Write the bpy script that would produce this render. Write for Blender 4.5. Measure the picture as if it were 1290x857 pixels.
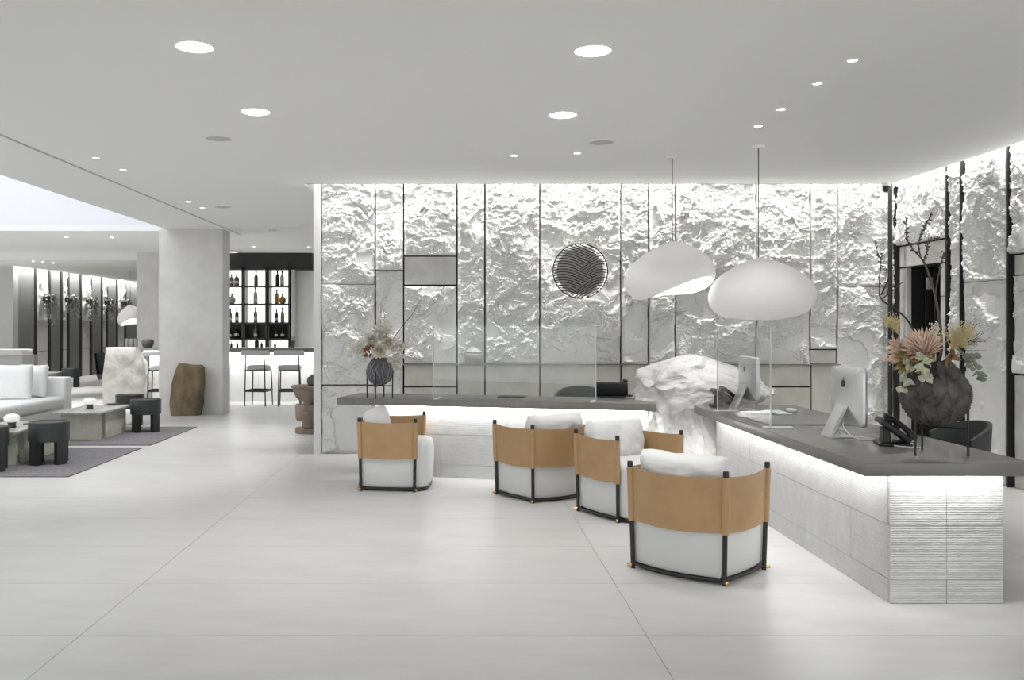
import bpy, bmesh, math, random
import numpy as np
from mathutils import Vector, Matrix, noise as mn

for o in list(bpy.data.objects): bpy.data.objects.remove(o)
scn = bpy.context.scene
COL = scn.collection
random.seed(7)
PI = math.pi
# ------------------------------------------------------------------ camera
F, VX, VY, CH = 1150.0, 575.0, 409.0, 1.45          # focal length in px, vanishing point, eye height
cam = bpy.data.cameras.new('camera'); cam_o = bpy.data.objects.new('camera', cam); COL.objects.link(cam_o)
cam_o.location = (0, 0, CH); cam_o.rotation_euler = (PI/2, 0, 0)
cam.sensor_width = 36; cam.lens = F/1290*36
cam.shift_x = (645-VX)/1290; cam.shift_y = (VY-428.5)/1290
cam.clip_end = 200
scn.camera = cam_o
# ------------------------------------------------------------------ world, exposure, large lights
w = bpy.data.worlds.new('world'); scn.world = w; w.use_nodes = True
w.node_tree.nodes['Background'].inputs[0].default_value = (0.97, 0.985, 1.0, 1)
w.node_tree.nodes['Background'].inputs[1].default_value = 1.7
vs = scn.view_settings
vs.view_transform = 'Standard'; vs.look = 'None'; vs.gamma = 1.0; vs.use_curve_mapping = False
vs.exposure = 0.27

def area(name, loc, rot, sx, sy, power, color=(1, 1, 1), spread=PI):
    l = bpy.data.lights.new(name, 'AREA'); l.shape = 'RECTANGLE'; l.size = sx; l.size_y = sy
    l.energy = power; l.color = color; l.spread = spread
    o = bpy.data.objects.new(name, l); COL.objects.link(o); o.location = loc; o.rotation_euler = rot
    return o
def spot(name, loc, power, angle, size, rot=(0, 0, 0), blend=0.6, color=(1, 1, 1)):
    l = bpy.data.lights.new(name, 'SPOT'); l.energy = power; l.spot_size = angle; l.spot_blend = blend
    l.shadow_soft_size = size; l.color = color
    o = bpy.data.objects.new(name, l); COL.objects.link(o); o.location = loc; o.rotation_euler = rot
    return o

def fl(px, py, z=0.0):
    Y = F*(CH-z)/(py-VY)
    return (px-VX)*Y/F, Y
def at(px, py, Y):
    return Vector(((px-VX)*Y/F, Y, CH-(py-VY)*Y/F))
def xat(px, Y): return (px-VX)*Y/F
def zat(py, Y): return CH-(py-VY)*Y/F

WALL_Y = 10.29      # back stone wall
WALL_X = 4.963      # right stone wall
CEIL = 3.0
# light strips hidden in the ceiling cove above the stone walls, and under the counters
area('cove_light_back', (1.72, WALL_Y-0.15, 3.13), (math.radians(10), 0, 0), 6.5, 0.06, 25, (1, 0.99, 0.97))
area('cove_wash_back', (1.72, WALL_Y-0.19, 3.10), (math.radians(4), 0, 0), 6.5, 0.05, 29, (1, 0.99, 0.97), math.radians(70))
area('cove_light_right', (WALL_X-0.11, 6.6, 3.13), (0, math.radians(-10), PI), 0.06, 7.0, 30, (1, 0.99, 0.97))
area('cove_wash_right', (WALL_X-0.14, 6.6, 3.10), (0, math.radians(-4), PI), 0.05, 7.0, 20, (1, 0.99, 0.97), math.radians(70))
area('cove_light_lounge', (-10.36, 27.5, 2.98), (0, math.radians(12), 0), 0.06, 12.0, 80, (1, 0.99, 0.97))
area('cove_wash_lounge', (-10.36, 27.5, 2.97), (0, math.radians(6), 0), 0.06, 12.0, 85, (1, 0.99, 0.97), math.radians(80))

# ------------------------------------------------------------------ helpers
class MB:
    def __init__(s): s.v = []; s.f = []
    def add(s, vs, fs):
        n = len(s.v); s.v += [tuple(p) for p in vs]; s.f += [tuple(i+n for i in f) for f in fs]; return s
    def box(s, x0, x1, y0, y1, z0, z1):
        return s.add([(x0,y0,z0),(x1,y0,z0),(x1,y1,z0),(x0,y1,z0),(x0,y0,z1),(x1,y0,z1),(x1,y1,z1),(x0,y1,z1)],
                     [(0,3,2,1),(4,5,6,7),(0,1,5,4),(1,2,6,5),(2,3,7,6),(3,0,4,7)])
    def prism(s, pts, z0, z1):
        n = len(pts)
        return s.add([(x,y,z0) for x,y in pts]+[(x,y,z1) for x,y in pts],
                     [tuple(range(n-1,-1,-1)), tuple(range(n,2*n))]+[(i,(i+1)%n,n+(i+1)%n,n+i) for i in range(n)])
    def lathe(s, prof, n=24, c=(0,0,0), cap=True, fn=None):
        vs = []; m = len(prof)
        for r, z in prof:
            for k in range(n):
                a = 2*PI*k/n
                rr = r*(fn(a, z) if fn else 1)
                vs.append((c[0]+rr*math.cos(a), c[1]+rr*math.sin(a), c[2]+z))
        fs = [(i*n+k, i*n+(k+1)%n, (i+1)*n+(k+1)%n, (i+1)*n+k) for i in range(m-1) for k in range(n)]
        if cap:
            fs += [tuple(range(n-1,-1,-1)), tuple((m-1)*n+k for k in range(n))]
        return s.add(vs, fs)
    def tube(s, pts, r, n=8, cap=True):
        pts = [Vector(p) for p in pts]; m = len(pts)
        rs = r if isinstance(r, (list, tuple)) else [r]*m
        vs = []; prev = None
        for i, p in enumerate(pts):
            t = (pts[min(i+1,m-1)]-pts[max(i-1,0)])
            if t.length < 1e-9: t = Vector((0,0,1))
            t.normalize()
            if prev is None:
                up = Vector((0,0,1)) if abs(t.z) < .9 else Vector((1,0,0))
                a = t.cross(up).normalized()
            else:
                a = (prev - t*prev.dot(t))
                a = a.normalized() if a.length > 1e-6 else t.orthogonal().normalized()
            prev = a; b = t.cross(a)
            for k in range(n):
                an = 2*PI*k/n
                vs.append(p+(a*math.cos(an)+b*math.sin(an))*rs[i])
        fs = [(i*n+k, i*n+(k+1)%n, (i+1)*n+(k+1)%n, (i+1)*n+k) for i in range(m-1) for k in range(n)]
        if cap: fs += [tuple(range(n-1,-1,-1)), tuple((m-1)*n+k for k in range(n))]
        return s.add(vs, fs)
    def loft(s, rings, cap=True, closed=True):
        n = len(rings[0]); m = len(rings)
        vs = [p for r in rings for p in r]
        fs = [(i*n+k, i*n+(k+1)%n, (i+1)*n+(k+1)%n, (i+1)*n+k) for i in range(m-1) for k in range(n if closed else n-1)]
        if cap: fs += [tuple(range(n-1,-1,-1)), tuple((m-1)*n+k for k in range(n))]
        return s.add(vs, fs)
    def rbox(s, x0, x1, y0, y1, z0, z1, r=0.01, seg=3):
        bm = bmesh.new(); bmesh.ops.create_cube(bm, size=1)
        for v in bm.verts:
            v.co = Vector((x0+(v.co.x+.5)*(x1-x0), y0+(v.co.y+.5)*(y1-y0), z0+(v.co.z+.5)*(z1-z0)))
        r = min(r, .49*min(x1-x0, y1-y0, z1-z0))
        bmesh.ops.bevel(bm, geom=bm.edges[:], offset=r, segments=seg, affect='EDGES', profile=.5)
        bm.verts.index_update()
        s.add([v.co[:] for v in bm.verts], [tuple(v.index for v in f.verts) for f in bm.faces]); bm.free()
        return s
    def xf(s, M, start=0):
        s.v[start:] = [tuple(M @ Vector(p)) for p in s.v[start:]]; return s
    def mesh(s, name, sharp=35):
        me = bpy.data.meshes.new(name); me.from_pydata(s.v, [], s.f); me.update()
        if sharp:
            me.polygons.foreach_set('use_smooth', [True]*len(me.polygons)); me.set_sharp_from_angle(angle=math.radians(sharp))
        return me

def put(name, mesh, mat, parent=None, sharp=35):
    if isinstance(mesh, MB): mesh = mesh.mesh(name, sharp)
    if mat is not None and not mesh.materials: mesh.materials.append(mat)
    o = bpy.data.objects.new(name, mesh); COL.objects.link(o)
    if parent: o.parent = parent
    return o
def tag(o, label, cat, group=None):
    o['label'] = label; o['category'] = cat
    if group: o['group'] = group
    return o
def thing(name, label, cat, loc=(0,0,0), rz=0, group=None):
    o = bpy.data.objects.new(name, None); COL.objects.link(o); o.empty_display_size = .1
    o.location = loc; o.rotation_euler = (0,0,rz)
    return tag(o, label, cat, group)
def struct(name, mb, mat, sharp=35):
    o = put(name, mb, mat, None, sharp); o['kind'] = 'structure'; return o
def copy_tree(o, parent=None):
    c = o.copy(); COL.objects.link(c); c.parent = parent
    for ch in list(o.children): copy_tree(ch, c)
    return c
def dup(o, loc, rz, label=None):
    c = copy_tree(o); c.location = loc; c.rotation_euler = (0,0,rz)
    if label: c['label'] = label
    return c

def mat(name, col, rough=.5, metal=0., var=None, bump=None, stretch=(1,1,1), emit=None, trans=0., spec=.5, ior=1.45, coat=0., var2=None):
    m = bpy.data.materials.new(name); m.use_nodes = True
    nt = m.node_tree; b = nt.nodes['Principled BSDF']
    b.inputs['Base Color'].default_value = (*col, 1); b.inputs['Roughness'].default_value = rough
    b.inputs['Metallic'].default_value = metal; b.inputs['Specular IOR Level'].default_value = spec
    b.inputs['IOR'].default_value = ior; b.inputs['Transmission Weight'].default_value = trans
    b.inputs['Coat Weight'].default_value = coat
    if emit:
        b.inputs['Emission Color'].default_value = (*emit[0], 1); b.inputs['Emission Strength'].default_value = emit[1]
    if var or bump:
        tc = nt.nodes.new('ShaderNodeTexCoord'); mp = nt.nodes.new('ShaderNodeMapping')
        mp.inputs['Scale'].default_value = stretch
        nt.links.new(tc.outputs['Object'], mp.inputs['Vector'])
    if var:                                   # (scale, amount[, detail]) value variation of the base colour
        n = nt.nodes.new('ShaderNodeTexNoise'); n.inputs['Scale'].default_value = var[0]
        n.inputs['Detail'].default_value = var[2] if len(var) > 2 else 5; n.inputs['Roughness'].default_value = .6
        nt.links.new(mp.outputs[0], n.inputs['Vector'])
        r = nt.nodes.new('ShaderNodeValToRGB'); a = var[1]
        c2 = var2 if var2 else tuple(c*(1+a) for c in col)
        c1 = tuple(c*(1-a) for c in col)
        r.color_ramp.elements[0].color = (*c1, 1); r.color_ramp.elements[1].color = (*[min(1,c) for c in c2], 1)
        r.color_ramp.elements[0].position = .32; r.color_ramp.elements[1].position = .68
        nt.links.new(n.outputs['Fac'], r.inputs['Fac']); nt.links.new(r.outputs['Color'], b.inputs['Base Color'])
    if bump:                                  # (scale, strength, distance)
        n = nt.nodes.new('ShaderNodeTexNoise'); n.inputs['Scale'].default_value = bump[0]; n.inputs['Detail'].default_value = 6
        nt.links.new(mp.outputs[0], n.inputs['Vector'])
        bp = nt.nodes.new('ShaderNodeBump'); bp.inputs['Strength'].default_value = bump[1]; bp.inputs['Distance'].default_value = bump[2]
        nt.links.new(n.outputs['Fac'], bp.inputs['Height']); nt.links.new(bp.outputs[0], b.inputs['Normal'])
    return m

def lit(name, strength, col=(1,1,1)):
    return mat(name, (.8,.8,.8), emit=(col, strength))

M = {}
M['ceil'] = mat('white ceiling paint', (.88,.88,.87), .8)
M['wallw'] = mat('white wall paint', (.78,.78,.77), .8)
M['atrium'] = mat('atrium white paint', (.82,.83,.87), .8)
M['tile'] = mat('pale stoneware tile', (.535,.53,.515), .36, var=(1.6,.06,8), bump=(60,.05,.002), stretch=(1,3.2,1))
M['grout'] = mat('grey grout', (.47,.465,.455), .8)
M['plaster'] = mat('grey plaster', (.70,.69,.665), .8, var=(3,.06), bump=(25,.08,.004))
M['stone'] = mat('split white stone', (.77,.77,.755), .85, var=(2.2,.05,8), bump=(80,.8,.008))
M['stone_s'] = mat('honed grey stone', (.60,.595,.57), .8, var=(5,.10,8), bump=(70,.25,.003))
M['stone_desklit'] = mat('grey stone with desk light tint', (.60,.59,.545), .8, var=(5,.10,8), bump=(70,.3,.004))  # same grey stone; light from the desk is put in as a warm tint
M['joint'] = mat('dark joint', (.02,.02,.02), .7)
M['boulder'] = mat('carved white marble', (.66,.65,.635), .75, var=(3,.08,8), bump=(30,.45,.008))
M['counter'] = mat('dark bronze grey counter', (.185,.181,.172), .27, var=(2,.08,6), stretch=(1,8,1))
M['counter_r'] = mat('greige counter', (.20,.196,.182), .38, var=(2,.08,6), stretch=(8,1,1))
M['leather'] = mat('tan saddle leather', (.415,.262,.13), .36, var=(6,.06), bump=(150,.08,.001))
M['fabric'] = mat('white linen', (.86,.86,.85), .9, bump=(350,.25,.001))
M['fabric_c'] = mat('white cotton cushion', (.74,.74,.73), .9, bump=(350,.25,.001))
M['fabric_b'] = mat('white boucle', (.66,.66,.655), .95, bump=(300,.5,.002), stretch=(1,1,2.5))
M['black'] = mat('black lacquered steel', (.018,.018,.018), .4)
M['brass'] = mat('brass', (.62,.42,.18), .25, 1)
M['rug'] = mat('grey rug', (.165,.16,.165), 1, var=(40,.25), bump=(260,.6,.004))
M['blackwood'] = mat('black stained wood', (.022,.024,.024), .45, var=(14,.25), stretch=(1,1,.15))
M['travertine'] = mat('green grey marble', (.50,.495,.425), .5, var=(7,.16,8))
M['travtop'] = mat('veined marble top', (.40,.395,.37), .3, var=(14,.35,8), stretch=(1,.3,1))
M['glasslamp'] = mat('opal glass', (.85,.85,.86), .25, emit=((1,.98,.96), .2))
M['brownstone'] = mat('brown basalt', (.15,.115,.07), .8, var=(3.5,.45,8), var2=(.25,.19,.11), bump=(18,.5,.01), stretch=(1.6,1.6,.8))
M['totem'] = mat('brown carved wood', (.215,.165,.13), .65, var=(8,.2), stretch=(1,1,.3))
M['darkpanel'] = mat('dark grey reeded panel', (.17,.172,.17), .55, var=(30,.14), stretch=(1,1,.04))
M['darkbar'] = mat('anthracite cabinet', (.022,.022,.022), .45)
M['frame'] = mat('dark bronze frame', (.05,.048,.045), .4, .3)
M['greypanel'] = mat('grey panel', (.50,.50,.495), .6)
M['alu'] = mat('silver aluminium', (.66,.66,.665), .34, .75)
M['alu_dark'] = mat('dark emblem', (.02,.02,.02), .3)
M['screen'] = mat('black screen', (.01,.01,.012), .15)
M['plastic_b'] = mat('black plastic', (.012,.012,.013), .38)
M['plastic_w'] = mat('white plastic', (.75,.75,.75), .4)
M['pendant'] = mat('white papier mache shell', (.86,.855,.845), .75, bump=(12,.12,.01))
_nt = M['pendant'].node_tree; _tl = _nt.nodes.new('ShaderNodeBsdfTranslucent'); _tl.inputs[0].default_value = (.95,.94,.92,1); _mx = _nt.nodes.new('ShaderNodeMixShader'); _mx.inputs[0].default_value = .22
_nt.links.new(_nt.nodes['Principled BSDF'].outputs[0], _mx.inputs[1]); _nt.links.new(_tl.outputs[0], _mx.inputs[2]); _nt.links.new(_mx.outputs[0], _nt.nodes['Material Output'].inputs[0])
M['led'] = lit('led white', 9)
M['spotled'] = lit('downlight glow', 14)
M['backlit'] = lit('backlit shelf panel', 1.25, (1, .99, .98))
M['grey_plastic'] = mat('grey speaker grille', (.55,.55,.545), .7)
M['seat_grey'] = mat('grey boucle', (.60,.60,.605), .95, bump=(200,.4,.003))
M['chair_dark'] = mat('charcoal leather', (.06,.06,.063), .5)
M['lounge_grey'] = mat('light grey upholstery', (.40,.40,.40), .9)
M['vase'] = mat('dark crackled ceramic', (.09,.086,.082), .75, var=(14,.5), bump=(40,.3,.004))
M['vase_vein'] = mat('pale ceramic ridge', (.135,.128,.12), .8)
M['vase_s'] = mat('grey ribbed ceramic', (.13,.13,.14), .75, var=(16,.3), bump=(40,.4,.004))
M['vase_sv'] = mat('pale ridge glaze', (.33,.33,.335), .8)
M['twig'] = mat('dark twig bark', (.05,.042,.036), .8)
M['bark'] = mat('grey brown bark', (.11,.085,.075), .85)
M['petal'] = mat('dusty pink petal', (.86,.68,.56), .7, var=(20,.12))
M['petal2'] = mat('olive bract', (.44,.33,.13), .7, var=(20,.3))
M['spray'] = mat('straw yellow spray', (.66,.55,.30), .8)
M['eucal'] = mat('pale sage leaf', (.56,.56,.43), .7, var=(15,.15))
M['sage_d'] = mat('grey green leaf', (.20,.22,.17), .7)
M['brownleaf'] = mat('brown dry leaf', (.20,.11,.05), .7)
M['cream'] = mat('cream bloom', (.76,.70,.56), .8, var=(20,.12))
M['ivory'] = mat('ivory dried floret', (.74,.71,.64), .85)
M['plant'] = mat('grey green trailing plant', (.27,.28,.245), .9)
M['pot_g'] = mat('grey stoneware', (.10,.10,.097), .7)
M['pot_l'] = mat('pale stoneware jar', (.33,.33,.315), .7, var=(6,.2))
def glass(name, col=(1,1,1), rough=0.0):
    m = bpy.data.materials.new(name); m.use_nodes = True; nt = m.node_tree; nt.nodes.clear()
    out = nt.nodes.new('ShaderNodeOutputMaterial'); tr = nt.nodes.new('ShaderNodeBsdfTransparent'); gl = nt.nodes.new('ShaderNodeBsdfGlossy')
    lw = nt.nodes.new('ShaderNodeLayerWeight'); lw.inputs['Blend'].default_value = .5
    pw = nt.nodes.new('ShaderNodeMath'); pw.operation = 'POWER'; pw.inputs[1].default_value = 5
    fr = nt.nodes.new('ShaderNodeMath'); fr.operation = 'MULTIPLY_ADD'; fr.inputs[1].default_value = .5; fr.inputs[2].default_value = .035
    nt.links.new(lw.outputs['Facing'], pw.inputs[0]); nt.links.new(pw.outputs[0], fr.inputs[0])
    mx = nt.nodes.new('ShaderNodeMixShader'); tr.inputs[0].default_value = (*col, 1); gl.inputs['Roughness'].default_value = rough
    nt.links.new(fr.outputs[0], mx.inputs[0]); nt.links.new(tr.outputs[0], mx.inputs[1]); nt.links.new(gl.outputs[0], mx.inputs[2])
    nt.links.new(mx.outputs[0], out.inputs[0]); return m
M['glass'] = glass('clear glass', (.975,.98,.978))
M['glassedge'] = mat('polished glass edge', (.80,.83,.82), .15, trans=.3)

# woven silver relief of the desk fronts: fine horizontal ribs
def relief_mat(name, col):
    m = mat(name, col, .36, .45, var=(5,.06,6))
    nt = m.node_tree; b = nt.nodes['Principled BSDF']
    tc = nt.nodes.new('ShaderNodeTexCoord')
    wv = nt.nodes.new('ShaderNodeTexWave'); wv.wave_type = 'BANDS'; wv.bands_direction = 'Z'
    wv.inputs['Scale'].default_value = 26; wv.inputs['Distortion'].default_value = 1.6; wv.inputs['Detail'].default_value = 3
    n = nt.nodes.new('ShaderNodeTexNoise'); n.inputs['Scale'].default_value = 14; n.inputs['Detail'].default_value = 7
    nt.links.new(tc.outputs['Object'], wv.inputs['Vector']); nt.links.new(tc.outputs['Object'], n.inputs['Vector'])
    mx = nt.nodes.new('ShaderNodeMath'); mx.operation = 'MULTIPLY_ADD'; mx.inputs[1].default_value = .09
    nt.links.new(wv.outputs['Fac'], mx.inputs[0]); nt.links.new(n.outputs['Fac'], mx.inputs[2])
    bp = nt.nodes.new('ShaderNodeBump'); bp.inputs['Strength'].default_value = .7; bp.inputs['Distance'].default_value = .014
    nt.links.new(mx.outputs[0], bp.inputs['Height']); nt.links.new(bp.outputs[0], b.inputs['Normal'])
    return m
M['relief'] = relief_mat('silver woven relief', (.52,.52,.515))

# ------------------------------------------------------------------ numpy gradient noise
rng = np.random.RandomState(3)
_G = rng.randn(256, 256, 2); _G /= np.linalg.norm(_G, axis=2, keepdims=True)
def perlin(x, y):
    xi = np.floor(x).astype(int); yi = np.floor(y).astype(int); xf = x-xi; yf = y-yi
    u = xf*xf*xf*(xf*(xf*6-15)+10); v = yf*yf*yf*(yf*(yf*6-15)+10)
    def g(a, b, dx, dy):
        q = _G[a & 255, b & 255]; return q[..., 0]*dx+q[..., 1]*dy
    n0 = g(xi,yi,xf,yf)*(1-u)+g(xi+1,yi,xf-1,yf)*u
    n1 = g(xi,yi+1,xf,yf-1)*(1-u)+g(xi+1,yi+1,xf-1,yf-1)*u
    return (n0*(1-v)+n1*v)*1.5
def fbm(x, y, o=4, gain=.5, ridged=False):
    s = 0; a = 1; t = 0
    for i in range(o):
        n = perlin(x*2**i+17.3*i, y*2**i+9.1*i)
        if ridged: n = 1-2*np.abs(n)
        s = s+n*a; t += a; a *= gain
    return s/t
def sstep(a, b, x):
    t = np.clip((x-a)/(b-a), 0, 1); return t*t*(3-2*t)

def chips(x, y, seed):
    """random tilted planes in Voronoi cells: broken chips with hard steps between them"""
    xi = np.floor(x).astype(int); yi = np.floor(y).astype(int)
    best = np.full(x.shape, 9.); val = np.zeros(x.shape)
    for dx in (-1,0,1):
        for dy in (-1,0,1):
            cx = xi+dx; cy = yi+dy
            q = _G[(cx+seed*31) & 255, (cy+seed*57) & 255]; r = _G[(cx+seed*13+91) & 255, (cy+seed*7+33) & 255]
            sx = cx+.5+.45*q[...,0]; sy = cy+.5+.45*q[...,1]
            ex = x-sx; ey = y-sy; d = ex*ex+ey*ey
            v = r[...,0]*.5+(r[...,1]*.55*ex+q[...,1]*.8*ey)
            m = d < best; best = np.where(m, d, best); val = np.where(m, v, val)
    return val
def stone_h(u, z, kind, seed):
    """Relief of split stone in metres: rough broken skin standing proud of smooth chipped planes."""
    sd = int(seed*10)
    U = u+seed*3.7; Z = z+seed*1.3
    wx = fbm(U*2.2+5, Z*2.2, 4)*.20; wz = fbm(U*2.2, Z*2.2+31, 4)*.20
    low = fbm(U*.9+wx, Z*.9+wz, 3)*.06
    grain = fbm(U*24, Z*26, 3, .6)*.006
    if kind == 'smooth':
        return low*.12+fbm(U*5, Z*5, 5, .6)*.009
    bias = .10+(z-1.6)*.13 if kind != 'mixed' else (z-2.2)*.2+.04
    edge = chips((U+wx)*13, (Z+wz)*17, sd+2)*.035+fbm(U*9, Z*12, 3)*.10
    m1 = fbm((U+wx*1.5)*1.35, (Z+wz*1.5)*1.9, 3, .5)+bias+edge
    mask = sstep(-.02, .03, m1)
    m2 = sstep(.10, .15, fbm((U+wx)*2.0+40, (Z+wz)*2.6+12, 3, .5)+bias*.8+edge)
    w2x = wx+fbm(U*7, Z*7, 2)*.05; w2z = wz+fbm(U*7+50, Z*7, 2)*.05
    c1 = chips((U+w2x)*5.0, (Z+w2z)*7.0, sd); c2 = chips((U+w2x)*13, (Z+w2z)*17, sd+3); c3 = chips((U+w2x)*32, (Z+w2z)*40, sd+5)
    c4 = chips((U+w2x)*48, (Z+w2z)*56, sd+11)
    rough = c1*.010+c2*.011+c3*.0085+c4*.006+fbm(U*6, Z*8, 4, .6, True)*.016
    plane = chips((U+wx)*1.7, (Z+wz)*2.1, sd+7)*.024+fbm(U*3.5+wx*4, Z*3.5, 4)*.010     # broad smooth planes
    h = .03+low+plane+mask*(.016+rough)+m2*(.016+c2*.006)+grain*(.2+mask)
    return h
NPAN = [0]
def stone_panel(parent, u0, u1, z0, z1, kind, mapf, matl, res=.0080, seed=None, amp=1.0, base=0.0):
    NPAN[0] += 1
    seed = NPAN[0]*1.713 if seed is None else seed
    nu = max(4, int((u1-u0)/res)); nz = max(4, int((z1-z0)/res))
    u = np.concatenate([[u0], np.linspace(u0+.0006, u1-.0006, nu-1), [u1]]); z = np.concatenate([[z0], np.linspace(z0+.0006, z1-.0006, nz-1), [z1]])
    Ug, Zg = np.meshgrid(u, z)
    H = stone_h(Ug, Zg, kind, seed)*amp
    e = np.minimum(np.minimum(Ug-u0, u1-Ug), np.minimum(Zg-z0, z1-Zg))
    H = base+np.clip(H, -.03, .15)*(0.55+.45*sstep(0, .03, e))
    H[0,:] = H[-1,:] = -.05; H[:,0] = H[:,-1] = -.05      # returns back into the joint
    co = mapf(Ug, Zg, H).reshape(-1, 3)
    W = nu+1
    i = (np.arange(nz)[:,None]*W+np.arange(nu)[None,:]).reshape(-1)
    fs = np.stack([i, i+1, i+W+1, i+W], 1)
    me = bpy.data.meshes.new('stone_panel')
    me.vertices.add(len(co)); me.vertices.foreach_set('co', co.astype(np.float32).ravel())
    me.loops.add(len(fs)*4); me.loops.foreach_set('vertex_index', fs.astype(np.int32).ravel())
    me.polygons.add(len(fs)); me.polygons.foreach_set('loop_start', np.arange(0, len(fs)*4, 4, dtype=np.int32))
    me.update(calc_edges=True); me.validate()
    me.polygons.foreach_set('use_smooth', np.ones(len(fs), dtype=bool)); me.set_sharp_from_angle(angle=math.radians(26))
    return put('stone_panel', me, matl, parent)

# ================================================================== SETTING
# floor: grout bed with each large tile on it
fb = MB().box(-14, 6.4, -5, 36, -.12, -.004)
floor = struct('floor', fb, M['grout'], 0)
TP = .00051*F*CH*1.0; TW = 2.64
tile_y0 = F*CH/(800.5-VY)                 # a joint seen in the photo
tm = MB().box(0, TW-.003, 0, TP-.003, -.05, 0).mesh('floor_tile', 0); tm.materials.append(M['tile'])
for j in range(-10, 26):
    y = tile_y0+j*TP
    for i in range(-5, 3):
        x = .885+i*TW
        if x > 6.2 or x+TW < -13 or y > 25 or y < -4.5: continue
        if y > 16 and x > -1.6: continue
        if y > 11 and x > 3.2: continue
        put('floor_tile', tm, None, floor).location = (x+.002, y+.002, 0)
far = MB().box(-14, 1.0, tile_y0+26*TP, 36, -.05, 0)
put('floor_tile', far, M['tile'], floor, 0)

# ceiling: main slab, bar zone, far lounge; open light well over the seating on the left
CE_Y, CE_X = WALL_Y-.22, WALL_X-.17
BE = -4.72
c = MB()
c.box(BE, -3.745, -5, 20.6, CEIL, CEIL+.1)                       # strip between light well and slot
c.box(-3.705, CE_X, -5, CE_Y, CEIL, CEIL+.1)
c.box(-3.705, -1.68, CE_Y, 20.6, CEIL, CEIL+.1)
c.box(-3.745, -3.705, 15.75, 20.6, CEIL, CEIL+.1)
c.box(-14, BE, 15.1, 19.5, CEIL, CEIL+.1)
c.box(-14, BE, -5, 2, CEIL, CEIL+.1)
c.box(-10.30, -5.6, 19.5, 36, 2.82, 3.1)
c.box(-14, -10.30, 19.5, 21.5, 2.82, 3.1)
c.box(-1.68, CE_X, CE_Y-.03, CE_Y, CEIL, CEIL+.06)                # cove upstand
struct('ceiling', c, M['ceil'], 0)
c = MB()
c.box(-3.76, -3.69, -5, 15.8, CEIL+.06, CEIL+.12)
put('slot_liner', c, M['joint'], bpy.data.objects['ceiling'], 0)
c = MB()
c.box(-1.8, WALL_X+.6, CE_Y-.2, WALL_Y+.3, 3.36, 3.45).box(CE_X-.2, WALL_X+.6, -5, WALL_Y+.3, 3.36, 3.45)
c.box(-1.8, CE_X-.2, CE_Y-.2, CE_Y-.17, CEIL+.08, 3.4).box(CE_X-.2, CE_X-.17, -5, CE_Y-.2, CEIL+.08, 3.4)
c.box(-10.9, -10.2, 19.4, 36, 3.1, 3.2)
put('cove', c, M['ceil'], bpy.data.objects['ceiling'], 0)
c = MB()
c.box(-14, BE, 15.1, 15.2, CEIL+.1, 6.2).box(BE, BE+.1, 2, 15.2, CEIL+.1, 6.2).box(-14.1, -14, 2, 15.2, CEIL+.1, 6.2).box(-14, BE, 1.9, 2, CEIL+.1, 6.2)
struct('trim_1', c, M['atrium'], 0)                              # sides of the light well

# back stone wall: dark backing with every stone as a part
wb = struct('wall_back', MB().box(-1.53, WALL_X+.4, WALL_Y+.035, WALL_Y+.24, 0, 3.4), M['joint'], 0)
mapb = lambda u, z, h: np.stack([u, WALL_Y-h, z], -1)
TOPZ = 3.34
colpx = [(405.5,471.5),(473.5,507.3),(509.3,574.8),(576.8,610),(612,679.2),(681.2,781.2),(783.2,816.2),(818.2,850),(852,952),(954,1020.2),(1022.2,1054.2),(1056.2,1127)]
LEDGE = zat(459, WALL_Y)
splits = {0:[358,485], 1:[340.5], 2:[322,359.5], 10:[440], 11:[361], 5:[], 8:[]}
kinds = {(1,1):'mixed', (2,1):'smooth', (2,2):'mixed', (10,1):'smooth', (0,2):'mixed'}
for ci, (a, b) in enumerate(colpx):
    u0, u1 = xat(a, WALL_Y-.03), xat(b, WALL_Y-.03)
    zs = [TOPZ]+[zat(p, WALL_Y-.04) for p in splits.get(ci, [])]
    zbot = 0.0 if ci in (0,1,11) else LEDGE
    zs.append(zbot)
    for k in range(len(zs)-1):
        g = .011 if (ci, k) in kinds else .003
        kd = kinds.get((ci, k), 'rough')
        stone_panel(wb, u0, u1, zs[k+1]+(g if zs[k+1] > .01 else 0), zs[k]-(g if k else 0), kd, mapb, M['stone_s'] if kd == 'smooth' else M['stone'])
    if zbot > 0:                                                  # low band under the ledge
        low = [LEDGE-.012] + ([zat(487, WALL_Y)] if ci in (2, 9) else []) + [0.0]
        for k in range(len(low)-1):
            stone_panel(wb, u0, u1, low[k+1]+(.010 if low[k+1] > 0 else 0), low[k]-(.010 if k else 0), 'smooth', mapb, M['stone_desklit'], res=.03, base=.04)
put('ledge', MB().box(xat(465, WALL_Y), xat(1055, WALL_Y), WALL_Y-.10, WALL_Y+.03, LEDGE-.008, LEDGE+.004), mat('bronze ledge', (.24,.235,.21), .4), wb, 0)
tr = struct('trim_2', MB().box(xat(395, WALL_Y-.06), xat(404, WALL_Y-.06), WALL_Y-.06, WALL_Y+.3, 0, CEIL+.35), M['wallw'], 0)

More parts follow.
